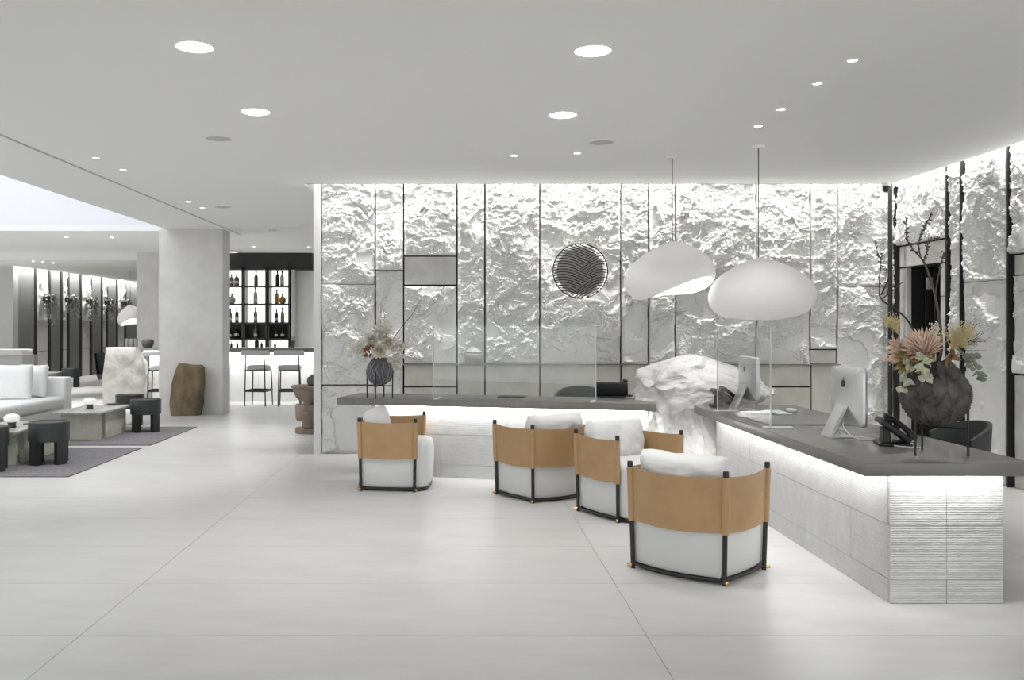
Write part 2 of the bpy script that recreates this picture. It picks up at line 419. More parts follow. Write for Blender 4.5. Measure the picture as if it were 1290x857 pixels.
# right stone wall with a dark doorway
wr = struct('wall_right', MB().box(WALL_X+.035, WALL_X+.2, 2.0, 9.33, 0, 3.4).box(WALL_X+.035, WALL_X+.2, 10.08, WALL_Y+.1, 0, 3.4).box(WALL_X+.035, WALL_X+.2, 9.33, 10.08, 2.08, 3.4), M['joint'], 0)
mapr = lambda u, z, h: np.stack([WALL_X-h, u, z], -1)
yr = lambda px: WALL_X*F/(px-VX)
def rp(y0, y1, z0, z1, kind, res=.0090, amp=1.0):
    stone_panel(wr, y0, y1, z0, z1, kind, mapr, M['stone_s'] if kind == 'smooth' else M['stone'], res=res, amp=amp)
Ya, Yb, Yc, Yd = yr(1198.5), yr(1216.5), yr(1276), yr(1290)
rp(Ya+.025, 10.22, 2.335, TOPZ, 'rough')
rp(Ya+.025, 10.22, 2.09, 2.315, 'smooth')
rp(10.06, 10.22, 0, 2.075, 'smooth', .02)
rp(Ya+.025, 9.36, 1.745, 2.075, 'smooth', .02); rp(Ya+.025, 9.36, 0, 1.738, 'smooth', .02)
rp(Yb+.02, Ya-.025, 0, TOPZ, 'rough')
rp(Yc+.025, Yb-.02, 1.86, TOPZ, 'rough'); rp(Yc+.025, Yb-.02, 0, 1.855, 'mixed')
for (z0, z1, kd) in ((2.08, TOPZ, 'rough'), (1.89, 2.065, 'smooth'), (1.02, 1.88, 'mixed'), (0, 1.0, 'smooth')):
    rp(7.3, Yc-.03, z0, z1, kd)
y = 7.28
for wd in (.9, .35, .7, .35, .9, .6, .9):
    rp(y-wd, y-.025, 0, TOPZ, 'rough', .016); y -= wd
for yy, hw in ((Ya,.012),(Yb,.010),(Yc,.014),(10.245,.014)):
    put('joint_strip', MB().box(WALL_X-.055, WALL_X+.03, yy-hw, yy+hw, 0, TOPZ), M['joint'], wr, 0)
# alcove behind the doorway
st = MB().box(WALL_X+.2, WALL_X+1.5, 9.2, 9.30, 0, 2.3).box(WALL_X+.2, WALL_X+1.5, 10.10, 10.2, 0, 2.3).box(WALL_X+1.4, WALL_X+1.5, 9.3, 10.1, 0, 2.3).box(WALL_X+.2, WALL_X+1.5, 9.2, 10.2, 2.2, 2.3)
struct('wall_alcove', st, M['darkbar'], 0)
d1 = MB()
for k in range(7): d1.rbox(WALL_X+.21+k*.10, WALL_X+.30+k*.10, 10.065, 10.10, 0, 2.15, .004, 1)
struct('door_1', d1, M['frame'], 20)
dh = put('switch_plate', MB().rbox(WALL_X+.215, WALL_X+.285, 10.050, 10.066, 1.84, 1.97, .004, 1), M['plastic_w'], bpy.data.objects['door_1'])

# pillars, side walls, lounge shell
PX0, PX1, PY0, PY1 = xat(200,14.82), xat(280.5,14.82), 14.82, 15.3
struct('wall_pillar', MB().box(PX0, PX1, PY0, PY1, 0, CEIL), M['plaster'], 0)
struct('wall_column', MB().box(xat(172,19.42), -5.6, 19.42, 20.05, 0, CEIL), M['plaster'], 0)
struct('wall_left', MB().box(-14.1, -14, -5, 15.1, 0, CEIL+.1).box(-14, -10.44, 21.5, 21.75, 0, 3.2), M['greypanel'], 0)
struct('wall_rear', MB().box(-11, -5.4, 35.9, 36, 0, 3.2), M['wallw'], 0)
LW = -10.50
wl = struct('wall_lounge', MB().box(LW-.15, LW-.02, 21.75, 36, 0, 3.2), M['joint'], 0)
ly = lambda px: -LW*F/(VX-px)
def lp(a, b, dark):
    y0, y1 = ly(a), ly(b)
    if dark:
        put('wood_panel', MB().box(LW-.02, LW, y0, y1, 0, 3.15), M['darkpanel'], wl, 0)
    else:
        ml = lambda u, z, h: np.stack([LW-.01+h*.8, u, z], -1)
        stone_panel(wl, y0, y1, 1.55, 3.15, 'rough', ml, M['stone'], res=.035)
        stone_panel(wl, y0, y1, .78, 1.54, 'smooth', ml, M['stone_s'], res=.08)
        stone_panel(wl, y0, y1, 0, .77, 'smooth', ml, M['stone_s'], res=.08)
for a, b, dk in ((15.6,43,1),(46,60.5,0),(63,75.5,1),(79,84.5,0),(87,100,1),(103,113.3,0),(115.3,127,1),(129,133.6,0),(135.6,146,1),(148.3,156.6,0),(159,178,1)):
    lp(a, b, dk)
for px in (44.5,62,77.3,85.8,101.5,114.3,128,134.6,147.2,157.8):
    put('joint_strip', MB().box(LW-.02, LW+.022, ly(px)-.05, ly(px)+.05, 0, 3.15), M['joint'], wl, 0)
struct('wall_bar', MB().box(-5.6, xat(289,20.1), 20.06, 20.2, 0, CEIL+.1).box(-2.9, -1.4, 20.06, 20.2, 0, CEIL+.1).box(-3.66, -2.9, 20.06, 20.2, 0, CEIL+.1).box(-5.6,-5.5,20.1,36,0,3.1), M['wallw'], 0)
struct('wall_passage', MB().box(-1.62, -1.53, WALL_Y+.3, 20.2, 0, CEIL+.1), M['wallw'], 0)

# ================================================================== RECEPTION DESKS
DZ, DT = .745, .066
def desk_panels(parent, p0, p1, rows, wd, nrm, depth=.02):
    """relief tiles along the line p0-p1, facing nrm"""
    p0 = Vector((*p0,0)); p1 = Vector((*p1,0)); d = p1-p0; L = d.length; d.normalize(); n = Vector(nrm)
    k = max(1, round(L/wd)); st = L/k
    for i in range(k):
        for (z0, z1) in rows:
            jz = random.uniform(-.0015, .0015)
            a = p0+d*(i*st+.0012); b = p0+d*((i+1)*st-.0012)
            q = [a, b, b+n*(depth+jz), a+n*(depth+jz)]
            mb = MB().prism([(v.x, v.y) for v in q], z0+.0012, z1-.0012)
            put('relief_tile', mb, M['relief'], parent, 0)
ROWS = [(0,.123),(.123,.407),(.407,DZ-DT)]
# right desk (world axes)
RX0, RX1, RY0, RY1 = 2.07, 2.95, 4.63, 7.96
rd = thing('reception_desk', 'long dark topped reception desk with monitors and dark vase on it', 'desk', (0,0,0), 0, 'reception desks')
put('counter_top', MB().rbox(RX0, RX1, RY0, RY1, DZ-DT, DZ, .004, 2), M['counter'], rd)
put('carcass', MB().box(2.27, 2.82, 4.76, 7.90, 0, DZ-DT-.002), M['plaster'], rd, 0)
desk_panels(rd, (2.27,4.76), (2.27,7.90), ROWS, .42, (-1,0,0)); desk_panels(rd, (2.2505,4.76), (2.84,4.76), ROWS, .295, (0,-1,0)); desk_panels(rd, (2.82,4.76), (2.82,7.90), ROWS, .6, (1,0,0))
put('light_strip', MB().box(2.245, 2.249, 4.76, 7.88, DZ-DT-.012, DZ-DT-.002).box(2.27, 2.82, 4.732, 4.736, DZ-DT-.012, DZ-DT-.002), M['led'], rd, 0)
area('desk_strip_side', (2.15, 6.3, DZ-DT-.012), (0, math.radians(-24), 0), .03, 3.1, 9)
area('desk_strip_front', (2.545, 4.685, DZ-DT-.012), (math.radians(20), 0, 0), .56, .03, 2.0)
# rear desk, turned a little
A = Vector((*fl(424.5, 501.3, DZ), 0)); B = Vector((*fl(826.8, 509.2, DZ), 0))
ra = math.atan2(B.y-A.y, B.x-A.x); RL = (B-A).length
rr = thing('reception_desk', 'low grey topped reception desk running along the stone wall under the round emblem', 'desk', A, ra, 'reception desks')
DD = .66
put('counter_top', MB().rbox(0, RL, 0, DD, DZ-DT, DZ, .004, 2), M['counter_r'], rr)
put('carcass', MB().box(.36, RL-.08, .13, DD-.08, 0, DZ-DT-.002), M['plaster'], rr, 0)
desk_panels(rr, (.36,.13), (RL-.08,.13), ROWS, .6, (0,-1,0)); desk_panels(rr, (.36,.13), (.36,DD-.08), ROWS, .5, (-1,0,0))
put('light_strip', MB().box(.36, RL-.1, .100, .104, DZ-DT-.012, DZ-DT-.002), M['led'], rr, 0)
RM = Matrix.Translation(A) @ Matrix.Rotation(ra, 4, 'Z')
l = area('desk_strip_rear', RM @ Vector(((RL+.36)/2, .055, DZ-DT-.012)), (0,0,0), RL-.5, .03, 9)
l.rotation_euler = (Matrix.Rotation(ra, 4, 'Z') @ Matrix.Rotation(math.radians(20), 4, 'X')).to_euler()

# ------------------------------------------------------------------ boulder between the desks
def boulder():
    lv = [ # z, x0, x1, y0, y1   (extent of the rock at each height)
        (0.00,1.55,2.60,7.70,8.95),(.12,1.58,2.54,7.76,8.95),(.30,1.62,2.46,7.88,8.95),(.48,1.63,2.42,8.00,8.98),(.62,1.63,2.42,8.08,9.0),
        (.70,1.61,2.50,8.08,9.05),(.76,1.69,2.80,8.05,9.08),(.82,1.71,2.95,8.04,9.1),(.88,1.73,2.92,8.08,9.1),(.94,1.72,2.84,8.14,9.08),(.98,1.76,2.76,8.20,9.05),(1.02,1.80,2.66,8.28,9.0),(1.06,1.88,2.56,8.36,8.95),(1.10,1.98,2.46,8.42,8.85),(1.14,2.06,2.36,8.48,8.74),(1.165,2.14,2.28,8.54,8.66)]
    zs = [q[0] for q in lv]; n = 260; rings = []
    for z in np.linspace(0, 1.165, 190):
        e = [np.interp(z, zs, [q[i] for q in lv]) for i in range(1,5)]
        cx, cy, rx, ry = (e[0]+e[1])/2, (e[2]+e[3])/2, (e[1]-e[0])/2, (e[3]-e[2])/2
        ring = []
        t = min(1, max(0, (z-.60)/.2)); t = t*t*(3-2*t)
        amp = min(1, (1.18-z)/.12)
        for k in range(n):
            a = 2*PI*k/n; ca, sa = math.cos(a), math.sin(a)
            x = cx+rx*math.copysign(abs(ca)**.92, ca); y = cy+ry*math.copysign(abs(sa)**.92, sa)
            p = Vector((x, y, z))
            wp = p+Vector((mn.fractal(p*2.5, 1, 2, 3), mn.fractal(p*2.5+Vector((7,0,0)), 1, 2, 3), mn.fractal(p*2.5+Vector((0,9,0)), 1, 2, 3)))*.12
            d = 0
            if t > 0:   # slanting strata and hollows on the cap
                rv = Vector((wp.x*1.0+wp.z*.8, wp.y, wp.z*1.7-wp.x*.5))
                d += t*((1-abs(mn.noise(rv*2.3)))**2*.11-.06+mn.fractal(rv*2.0+Vector((3,1,5)), 1, 2, 3)*.08+mn.fractal(Vector((rv.x*3,rv.y*3,rv.z*9)), .9, 2, 4)*.016)
            if t < 1:    # flowing vertical furrows below
                fv = Vector((x*4.5+z*.6, y*4.5, z*.8))
                d += (1-t)*((1-abs(mn.noise(fv*1.6)))**2*.055-.03+mn.fractal(fv*2.2, .9, 2, 5)*.045)
            d += mn.fractal(p*16, .8, 2, 4)*.009
            f = d*amp-.02
            ring.append((x+ca*f, y+sa*f, max(0, z+t*amp*mn.fractal(p*4+Vector((9,0,0)), 1, 2, 4)*.035)))
        rings.append(ring)
    return MB().loft(rings)
tag(put('boulder', boulder(), M['boulder'], None, 50), 'large carved white boulder rising between the two reception desks', 'boulder')

# ------------------------------------------------------------------ lounge chairs
def outline(d, wb, wf, bb, sb, off, n=9):
    """open outline front-left > back-left > back-right > front-right (x forward, y left)"""
    P = [Vector((d/2,wf/2)), Vector((-d/2,wb/2)), Vector((-d/2,-wb/2)), Vector((d/2,-wf/2))]
    segs = []
    for i, bul in ((0,sb),(1,bb),(2,sb)):
        a, b = P[i], P[i+1]; t = (b-a).normalized(); nrm = Vector((t.y,-t.x)) if False else Vector((-t.y, t.x))
        if nrm.dot((a+b)/2) < 0: nrm = -nrm
        segs.append([a+(b-a)*(k/n)+nrm*(bul*4*(k/n)*(1-k/n)+off) for k in range(n+1)])
    return P, segs
def pillow_mesh(wd, ht, th, seed=0, n=26, wr=.012):
    vs = []; idx = {}
    mb = MB()
    for sgn in (1,-1):
        for i in range(n+1):
            for j in range(n+1):
                u = -1+2*i/n; v = -1+2*j/n
                e = max(0, (1-abs(u)**3.2))*max(0, (1-abs(v)**3.2))
                t = th/2*e**.42
                pin = 1-.05*(abs(u)**2)*(1-abs(v)**2)*0
                x = u*wd/2*(1-.06*abs(v)**2*(1-0)*0.5); y = v*ht/2*(1-.05*(1-abs(u)**2))
                nz = mn.fractal(Vector((x*6+seed, y*6, sgn*1.0+seed)), .9, 2, 4)*wr + mn.ridged_multi_fractal(Vector((x*4+seed*2, y*7, sgn)), .9, 2, 3, 1, 2, noise_basis='PERLIN_ORIGINAL')*wr*.35
                edge = (i in (0,n) or j in (0,n))
                idx[(sgn,i,j)] = idx[(1,i,j)] if (edge and sgn == -1) else len(vs)
                if not (edge and sgn == -1): vs.append((x, sgn*(t+(0 if edge else nz)), y))
    fs = []
    for sgn in (1,-1):
        for i in range(n):
            for j in range(n):
                q = [idx[(sgn,i,j)], idx[(sgn,i+1,j)], idx[(sgn,i+1,j+1)], idx[(sgn,i,j+1)]]
                fs.append(tuple(q if sgn == -1 else q[::-1]))
    return mb.add(vs, fs)
CD, CWB, CWF = .474, .574, .632
def make_chair():
    t = thing('lounge_chair', '', 'chair', (0,0,0), 0, 'tan leather lounge chairs')
    P, S = outline(CD, CWB, CWF, .062, .022, 0)
    bow = lambda z: 1+.05*(z/.62)             # posts lean outward to the top
    def panel(seg, zt0=.605):
        rin = []; n = len(seg)
        mb = MB(); 
        zs = [.292, .37, .45, .53, zt0]
        out = [[(p.x*bow(z)*1.0, p.y*bow(z), z-(.012*math.sin(PI*k/(n-1)) if z == zt0 else 0)-(0.012*math.sin(PI*k/(n-1)) if z == zs[0] else 0)) for k, p in enumerate(seg)] for z in zs]
        cx, cy = .0, 0
        th = .006
        inn = [[(x-th*x/max(.05,math.hypot(x,y)), y-th*y/max(.05,math.hypot(x,y)), z) for x,y,z in r] for r in out]
        rings = []
        m = len(zs)
        vs = [p for r in out for p in r]+[p for r in inn for p in r]; o = m*n
        fs = []
        for i in range(m-1):
            for k in range(n-1):
                fs.append((i*n+k, i*n+k+1, (i+1)*n+k+1, (i+1)*n+k)); fs.append((o+i*n+k, o+(i+1)*n+k, o+(i+1)*n+k+1, o+i*n+k+1))
        for k in range(n-1):
            fs.append((k, o+k, o+k+1, k+1)); a = (m-1)*n; fs.append((a+k, a+k+1, o+a+k+1, o+a+k))
        mb.add(vs, fs); return mb
    for nm, seg in (('side_panel',S[0]),('back_panel',S[1]),('side_panel',S[2])):
        put(nm, panel(seg), M['leather'], t)
    for p in P:
        po = put('post', MB().tube([(p.x, p.y, .0), (p.x*bow(.635), p.y*bow(.635), .635)], .0135, 12), M['black'], t)
        put('sleeve', MB().tube([(p.x*bow(z), p.y*bow(z), z) for z in (.285,.45,.602)], .0205, 12), M['leather'], po)
        cpz = Vector((p.x*bow(.62), p.y*bow(.62), 0))
        put('cap', MB().lathe([(.012,.602),(.0165,.606),(.0165,.632),(.013,.638)], 12, cpz), M['black'], po)
        q = Vector((p.x, p.y)).normalized()
        put('foot_pin', MB().tube([(p.x+q.x*.01, p.y+q.y*.01, .020), (p.x+q.x*.034, p.y+q.y*.034, .020), (p.x+q.x*.036, p.y+q.y*.036, .020)], [.011,.011,.007], 12), M['brass'], po)
    # upholstered tub, rounded at the front
    def ring(off, z, front=.135):
        Pp, Ss = outline(CD, CWB, CWF, .055, .018, -off, 10)
        pts = [v for s_ in Ss for v in s_[:-1]]+[Ss[2][-1]]
        fr = []
        yl, xl = Ss[0][0].y, Ss[0][0].x
        for k in range(1, 16):
            a = PI/2-PI*k/16
            fr.append(Vector((xl+(front-off)*abs(math.cos(a))**.55, yl*math.copysign(abs(math.sin(a))**.6, math.sin(a)))))
        pts = pts+fr[::-1]
        return [(v.x*bow(z*.6), v.y*bow(z*.6), z) for v in pts]
    rings = [ring(.06,.032), ring(.03,.034), ring(.02,.055), ring(.016,.2), ring(.018,.33), ring(.024,.385), ring(.04,.41), ring(.075,.424), ring(.16,.430)]
    put('upholstered_seat', MB().loft(rings), M['fabric_b'], t, 60)
    r1 = [(x,y,.012) for x,y,z in ring(.028,.02)]
    put('plinth', MB().loft([r1, [(x,y,.034) for x,y,z in r1]]), M['black'], t)
    rail = [(p.x, p.y, .026) for s_ in outline(CD,CWB,CWF,.062,.022,-.004)[1] for p in s_]
    put('lower_rail', MB().tube(rail, .0075, 8), M['black'], t)
    pl = pillow_mesh(.55, .32, .18, 3.1, 34, .02)
    pl.xf(Matrix.Translation((-.135, 0, .545)) @ Matrix.Rotation(math.radians(-12), 4, 'Y') @ Matrix.Rotation(PI/2, 4, 'Z'))
    put('back_cushion', pl, M['fabric_c'], t, 60)
    return t
ch = make_chair()
CH_AT = [((-.575,8.236), -4.5, 'tan leather lounge chair pulled up at the end of the desk with the small vase'),
         ((.739,7.758), 122, 'tan leather lounge chair facing the stone wall desk under the emblem'),
         ((1.318,7.055), -57, 'tan leather lounge chair turned to show its whole white cushion, beside the boulder'),
         ((1.425,5.429), 49, 'tan leather lounge chair standing alone in front of the side of the dark desk')]
for i, (p, a, lb) in enumerate(CH_AT):
    o = ch if i == 0 else copy_tree(ch)
    o.location = (*p, 0); o.rotation_euler = (0,0,math.radians(a)); o['label'] = lb

# staff tub chairs behind the desks
def staff_chair(loc, rz, lb):
    t = thing('desk_chair', lb, 'chair', (*loc,0), rz, 'staff chairs')
    rings = []
    for z, r in ((.44,.23),(.56,.255),(.70,.265),(.80,.27)):
        rings.append([(r*math.cos(a), r*math.sin(a), z-(.10*(abs(a-PI)/1.5)**2.2 if z > .7 else 0)) for a in np.linspace(PI-1.5, PI+1.5, 25)])
    inn = [[(x*.90,y*.90,z) for x,y,z in r] for r in rings]
    shell = MB(); n = 25
    loop = rings+inn[::-1]
    shell.loft(loop, cap=False, closed=False)
    put('backrest', shell, M['chair_dark'], t)
    put('seat', MB().lathe([(.20,.38),(.24,.40),(.245,.45),(.22,.475),(.02,.48)], 28), M['chair_dark'], t)
    put('stem', MB().tube([(0,0,.05),(0,0,.38)], .028, 12), M['black'], t)
    for k in range(4):
        a = PI/4+k*PI/2
        put('leg', MB().tube([(0,0,.06),(.26*math.cos(a),.26*math.sin(a),.016)], [.02,.012], 8), M['black'], t)
staff_chair((1.27, 9.42), math.radians(-100), 'dark rounded desk chair behind the desk along the stone wall')
staff_chair((3.30, 6.15), PI, 'dark rounded desk chair beside the large dark vase')

# ------------------------------------------------------------------ pendant lamps
def pendant(name, label, X, Y, zap, rz, open_a, lean, tilt_a, tilt=.05, R=.43, group='white pendant lamps'):
    t = thing(name, label, 'pendant lamp', (X, Y, 0), 0, group)
    nA, nT = 72, 34; th = .012
    def surf(off):
        rings = []
        for i in range(1, nT+1):
            ring = []
            for k in range(nA):
                a = 2*PI*k/nA
                c_ = math.cos(a-open_a)
                phm = math.radians(142-44*max(0,.5+.5*c_)**3.2-3*math.cos(2*(a-open_a)))
                ph = phm*i/nT
                rr = (R-off)*(math.sin(min(ph,PI/2))**1.5 if ph < PI/2 else math.cos(ph-PI/2)**.7)*(1+.07*math.cos(a-rz)+.05*math.cos(2*a+rz))
                zz = (.335-off)*math.cos(ph)**1.0 if ph < PI/2 else -.215*math.sin(ph-PI/2)
                sh = (1-i/nT)
                x = rr*math.cos(a)+lean[0]*sh; y = rr*math.sin(a)+lean[1]*sh
                zz += -tilt*(rr/R)*math.cos(a-tilt_a)
                ring.append((x, y, zap-.335+zz))
            rings.append(ring)
        return rings
    o_, i_ = surf(0), surf(th)
    mb = MB().loft(o_+i_[::-1], cap=False)
    n0 = len(mb.v); 
    mb.f.append(tuple(range(nA-1,-1,-1))); m2 = (2*nT-1)*nA; mb.f.append(tuple(m2+k for k in range(nA)))
    sh = put('shade', mb, M['pendant'], t, 80)
    put('bulb', MB().lathe([(.005,-.05),(.035,-.04),(.05,0),(.035,.04),(.012,.07)], 16, (lean[0]*.4, lean[1]*.4, zap-.20)), M['led'], t)
    put('cable', MB().tube([(lean[0], lean[1], zap-.02), (lean[0], lean[1], CEIL-.01)], .004, 6), M['frame'], t)
    put('ceiling_rose', MB().lathe([(.052,CEIL-.022),(.055,CEIL-.018),(.055,CEIL)], 24, (lean[0], lean[1], 0)), M['ceil'], t)
    pl = bpy.data.lights.new('pendant_light', 'POINT'); pl.energy = 8; pl.shadow_soft_size = .06
    po = bpy.data.objects.new('pendant_light', pl); COL.objects.link(po); po.location = (X+lean[0]*.4, Y+lean[1]*.4, zap-.27)
    return t
p1 = fl(846, 197, CEIL); p2 = fl(953, 184, CEIL)
Y1 = F*(CEIL-CH)/(VY-197); Y2 = F*(CEIL-CH)/(VY-184)
pendant('pendant_lamp', 'white shell pendant lamp with its lit inside showing, nearest the round emblem', xat(847,Y1), Y1, zat(304,Y1), PI*.95, -1.05, (0,0), PI*1.1)
pendant('pendant_lamp', 'white shell pendant lamp hanging lower over the boulder', xat(955.5,Y2), Y2, zat(325,Y2), .2, .55, (0,0), -2.0, .06)
pendant('pendant_lamp', 'small white pendant lamp hanging in the far lounge by the dark wall', xat(164,23), 23, zat(384,23), PI*.95, -1.1, (0,0), PI*1.15, R=.30)

# ------------------------------------------------------------------ round emblem on the wall
em = at(731, 341.5, WALL_Y-.17); ER = 34.3*(WALL_Y-.17)/F
t = thing('round_emblem', 'round black wave pattern emblem mounted on the rough stone wall', 'emblem', em, 0)
mb = MB()
ringp = [(ER*math.cos(a), 0, ER*math.sin(a)) for a in np.linspace(0, 2*PI, 73)]
put('rim', MB().tube(ringp, .0065, 8, cap=False), M['alu_dark'], t)
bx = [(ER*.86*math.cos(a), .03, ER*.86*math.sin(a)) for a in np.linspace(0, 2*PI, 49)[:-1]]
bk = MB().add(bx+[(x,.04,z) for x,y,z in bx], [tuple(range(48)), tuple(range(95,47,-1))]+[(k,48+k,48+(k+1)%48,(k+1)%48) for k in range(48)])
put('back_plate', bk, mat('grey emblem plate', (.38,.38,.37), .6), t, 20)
zig = [(680,228),(470,295),(545,350),(405,410),(575,495),(335,670),(300,720)]
def right_of(x, y):
    for (xa,ya),(xb,yb) in zip(zig[:-1], zig[1:]):
        if min(ya,yb) <= y <= max(ya,yb):
            return x > xa+(xb-xa)*(y-ya)/(yb-ya)
    return y < 300 and x > 600
gA = lambda x: (.0016*(x-262)**2 if x < 262 else (.00165*(x-262)**2 if x < 400 else 31.4+.455*(x-400)))
gB = lambda x: (.0014*(x-660)**2 if x > 660 else (.0032*(x-660)**2 if x > 560 else 32+.64*(560-x)))
def bars(g, side, c0, c1, st):
    c_ = c0
    while c_ < c1:
        run = []
        xs = list(range(150, 740, 7))
        for x in xs+[None]:
            ok = False
            if x is not None:
                y = c_+g(x)
                ok = math.hypot(x-442, y-437) < 278 and right_of(x, y) == side
            if ok: run.append(((x-442)/280*ER, 0, -(y-437)/280*ER))
            else:
                if len(run) > 2: put('bar', MB().tube(run, .0060, 6), M['alu_dark'], t)
                run = []
        c_ += st
bars(gA, False, 60, 720, 27.5); bars(gB, True, 90, 720, 27.5)
put('edge_glow', MB().tube([(x*.985, .05, z*.985) for x,y,z in ringp], .004, 6, cap=False), lit('halo led', 3, (1,.97,.85)), t)
put('stand_off', MB().tube([(0,.045,0),(0,.09,0)], .03, 12), M['alu_dark'], t)

# pale jar on the ledge
tag(put('jar', MB().lathe([(.085,0),(.10,.02),(.105,.08),(.095,.12),(.09,.125),(.095,.135),(.06,.165),(.03,.19),(.005,.195)], 28, (xat(597,WALL_Y-.09)-.0, WALL_Y-.11, LEDGE+.004)), M['pot_l'], None), 'pale lidded stoneware jar on the thin wall ledge', 'jar')

# ------------------------------------------------------------------ things on the desks
def screen(parent_name, label, p0, p1, foot_dir):
    """upright glass guard from p0 to p1 (world xy on a desk top)"""
    p0 = Vector((*p0,0)); p1 = Vector((*p1,0)); d = (p1-p0); L = d.length; a = math.atan2(d.y, d.x)
    t = thing(parent_name, label, 'glass screen', (p0.x,p0.y,DZ), a, 'glass guards on the desks')
    put('pane', MB().box(0.004, L-.004, -.004, .004, .008, .69), M['glass'], t, 0)
    for x in (0, L): put('polished_edge', MB().box(x-.004, x+.004, -.0042, .0042, .008, .69), M['glassedge'], t, 0)
    for x in (.03, L-.03):
        put('foot_plate', MB().rbox(x-.02, x+.02, -.04, .16, 0, .008, .002, 1), M['plastic_w'], t)
g0 = fl(549, 502, DZ); g1 = fl(751, 506.5, DZ)
u = (B-A).normalized(); nn = Vector((-u.y, u.x, 0))
def ondesk(s, off): q = A+u*s+nn*off; return (q.x, q.y)
s0 = (Vector((*g0,0))-A).dot(u); s1 = (Vector((*g1,0))-A).dot(u)
screen('glass_screen', 'clear glass guard standing on the grey desk along the stone wall', ondesk(s0,.07), ondesk(s1,.07), 1)
screen('glass_screen', 'clear glass guard standing on the dark desk with the monitors', (2.13,7.45), (2.13,6.19), 1)

def monitor(label, x, y, rz=0):
    t = thing('computer_monitor', label, 'monitor', (x,y,DZ), rz, 'silver desktop computers')
    W2 = .24; z0, z1 = .078, .44
    # housing bulges to the back (-x)
    rings = []
    for sx, sc in ((0.012,1),(0.0,1),(-.012,.97),(-.024,.80),(-.032,.5),(-.035,.15)):
        ring = []
        for k in range(40):
            a = 2*PI*k/40; ca, sa = math.cos(a), math.sin(a)
            e = .12
            yy = W2*sc*math.copysign(abs(ca)**e, ca); zz = (z1-z0)/2*sc*math.copysign(abs(sa)**e, sa)
            ring.append((sx, yy, (z0+z1)/2+zz))
        rings.append(ring)
    put('housing', MB().loft(rings[::-1]), M['alu'], t, 30)
    put('display', MB().box(.012, .0135, -W2+.012, W2-.012, z0+.07, z1-.012), M['screen'], t, 0)
    leg = MB(); wl_ = .07
    pts = [(-.03, .20),(-.045,.21),(-.145,.006),(-.145,.0),(-.125,0),(-.125,.006)]
    leg.add([(x_, -wl_, z_) for x_, z_ in pts]+[(x_, wl_, z_) for x_, z_ in pts],
            [(5,4,3,2,1,0),(6,7,8,9,10,11)]+[(k,(k+1)%6,6+(k+1)%6,6+k) for k in range(6)])
    put('stand_leg', leg, M['alu'], t, 20)
    put('stand_foot', MB().rbox(-.145, .04, -wl_, wl_, 0, .006, .002, 1), M['alu'], t)
    # dark fruit mark on the back: rounded body with a bite, and a leaf
    pts = []
    for k in range(28):
        a = 2*PI*k/28; r = .026*(1-.10*math.cos(2*a)*0)
        yy = r*math.cos(a)*.92; zz = r*math.sin(a)
        if abs(math.sin(a)) > .9: zz *= .88
        dx, dz = yy-(-.031), zz-.004
        dd = math.hypot(dx, dz)
        if dd < .0125: yy += (.0125-dd)*1.0
        pts.append((-.0362, yy, .335+zz))
    n = len(pts)
    mk = MB().add(pts+[(x_+.003,y_,z_) for x_,y_,z_ in pts], [tuple(range(n)), tuple(range(2*n-1,n-1,-1))]+[(k,(k+1)%n,n+(k+1)%n,n+k) for k in range(n)])
    lf = [(-.0362,-.001,.361),(-.0362,-.009,.366),(-.0362,-.010,.377),(-.0362,-.003,.371)]
    mk.add(lf+[(x_+.003,y_,z_) for x_,y_,z_ in lf], [(0,1,2,3),(7,6,5,4)]+[(k,(k+1)%4,4+(k+1)%4,4+k) for k in range(4)])
    put('fruit_mark', mk, M['alu_dark'], t, 0)
    return t
monitor('silver desktop monitor seen from behind, next to the black desk phone and white cables', 2.46, 5.73)
monitor('silver desktop monitor seen from behind, beside the carved boulder', 2.42, 7.56)

def phone(label, x, y, z, rz):
    t = thing('desk_phone', label, 'phone', (x,y,z), rz, 'black desk phones')
    put('foot', MB().rbox(-.09, .09, -.10, .10, 0, .018, .006, 2), M['plastic_b'], t)
    bd = MB().rbox(-.095, .095, -.12, .12, -.012, .022, .008, 2)
    bd.xf(Matrix.Translation((0,0,.085)) @ Matrix.Rotation(math.radians(-38), 4, 'Y')); put('body', bd, M['plastic_b'], t)
    put('prop', MB().rbox(.02, .06, -.06, .06, .015, .10, .005, 1), M['plastic_b'], t)
    hs = MB().tube([(-.10,0,.025),(-.085,0,.034),(-.05,0,.048),(.05,0,.048),(.085,0,.034),(.10,0,.025)], [.024,.026,.017,.017,.026,.024], 12)
    hs.xf(Matrix.Translation((0,.085,.085)) @ Matrix.Rotation(math.radians(-38), 4, 'Y')); put('handset', hs, M['plastic_b'], t)
    cd = [(.02+.05*math.cos(k*.5)+.0, -.12+.012*math.sin(k*1.9)-.02*math.sin(k*.5), .012+.006*math.cos(k*1.9)) for k in range(14)]
    put('cord', MB().tube(cd, .004, 6), M['plastic_b'], t)
    return t
phone('black desk phone with tilted handset between the monitor and the large vase', 2.56, 5.36, DZ, math.radians(165))
phone('black desk phone at the foot of the monitor beside the boulder', 2.28, 7.80, DZ, math.radians(185))
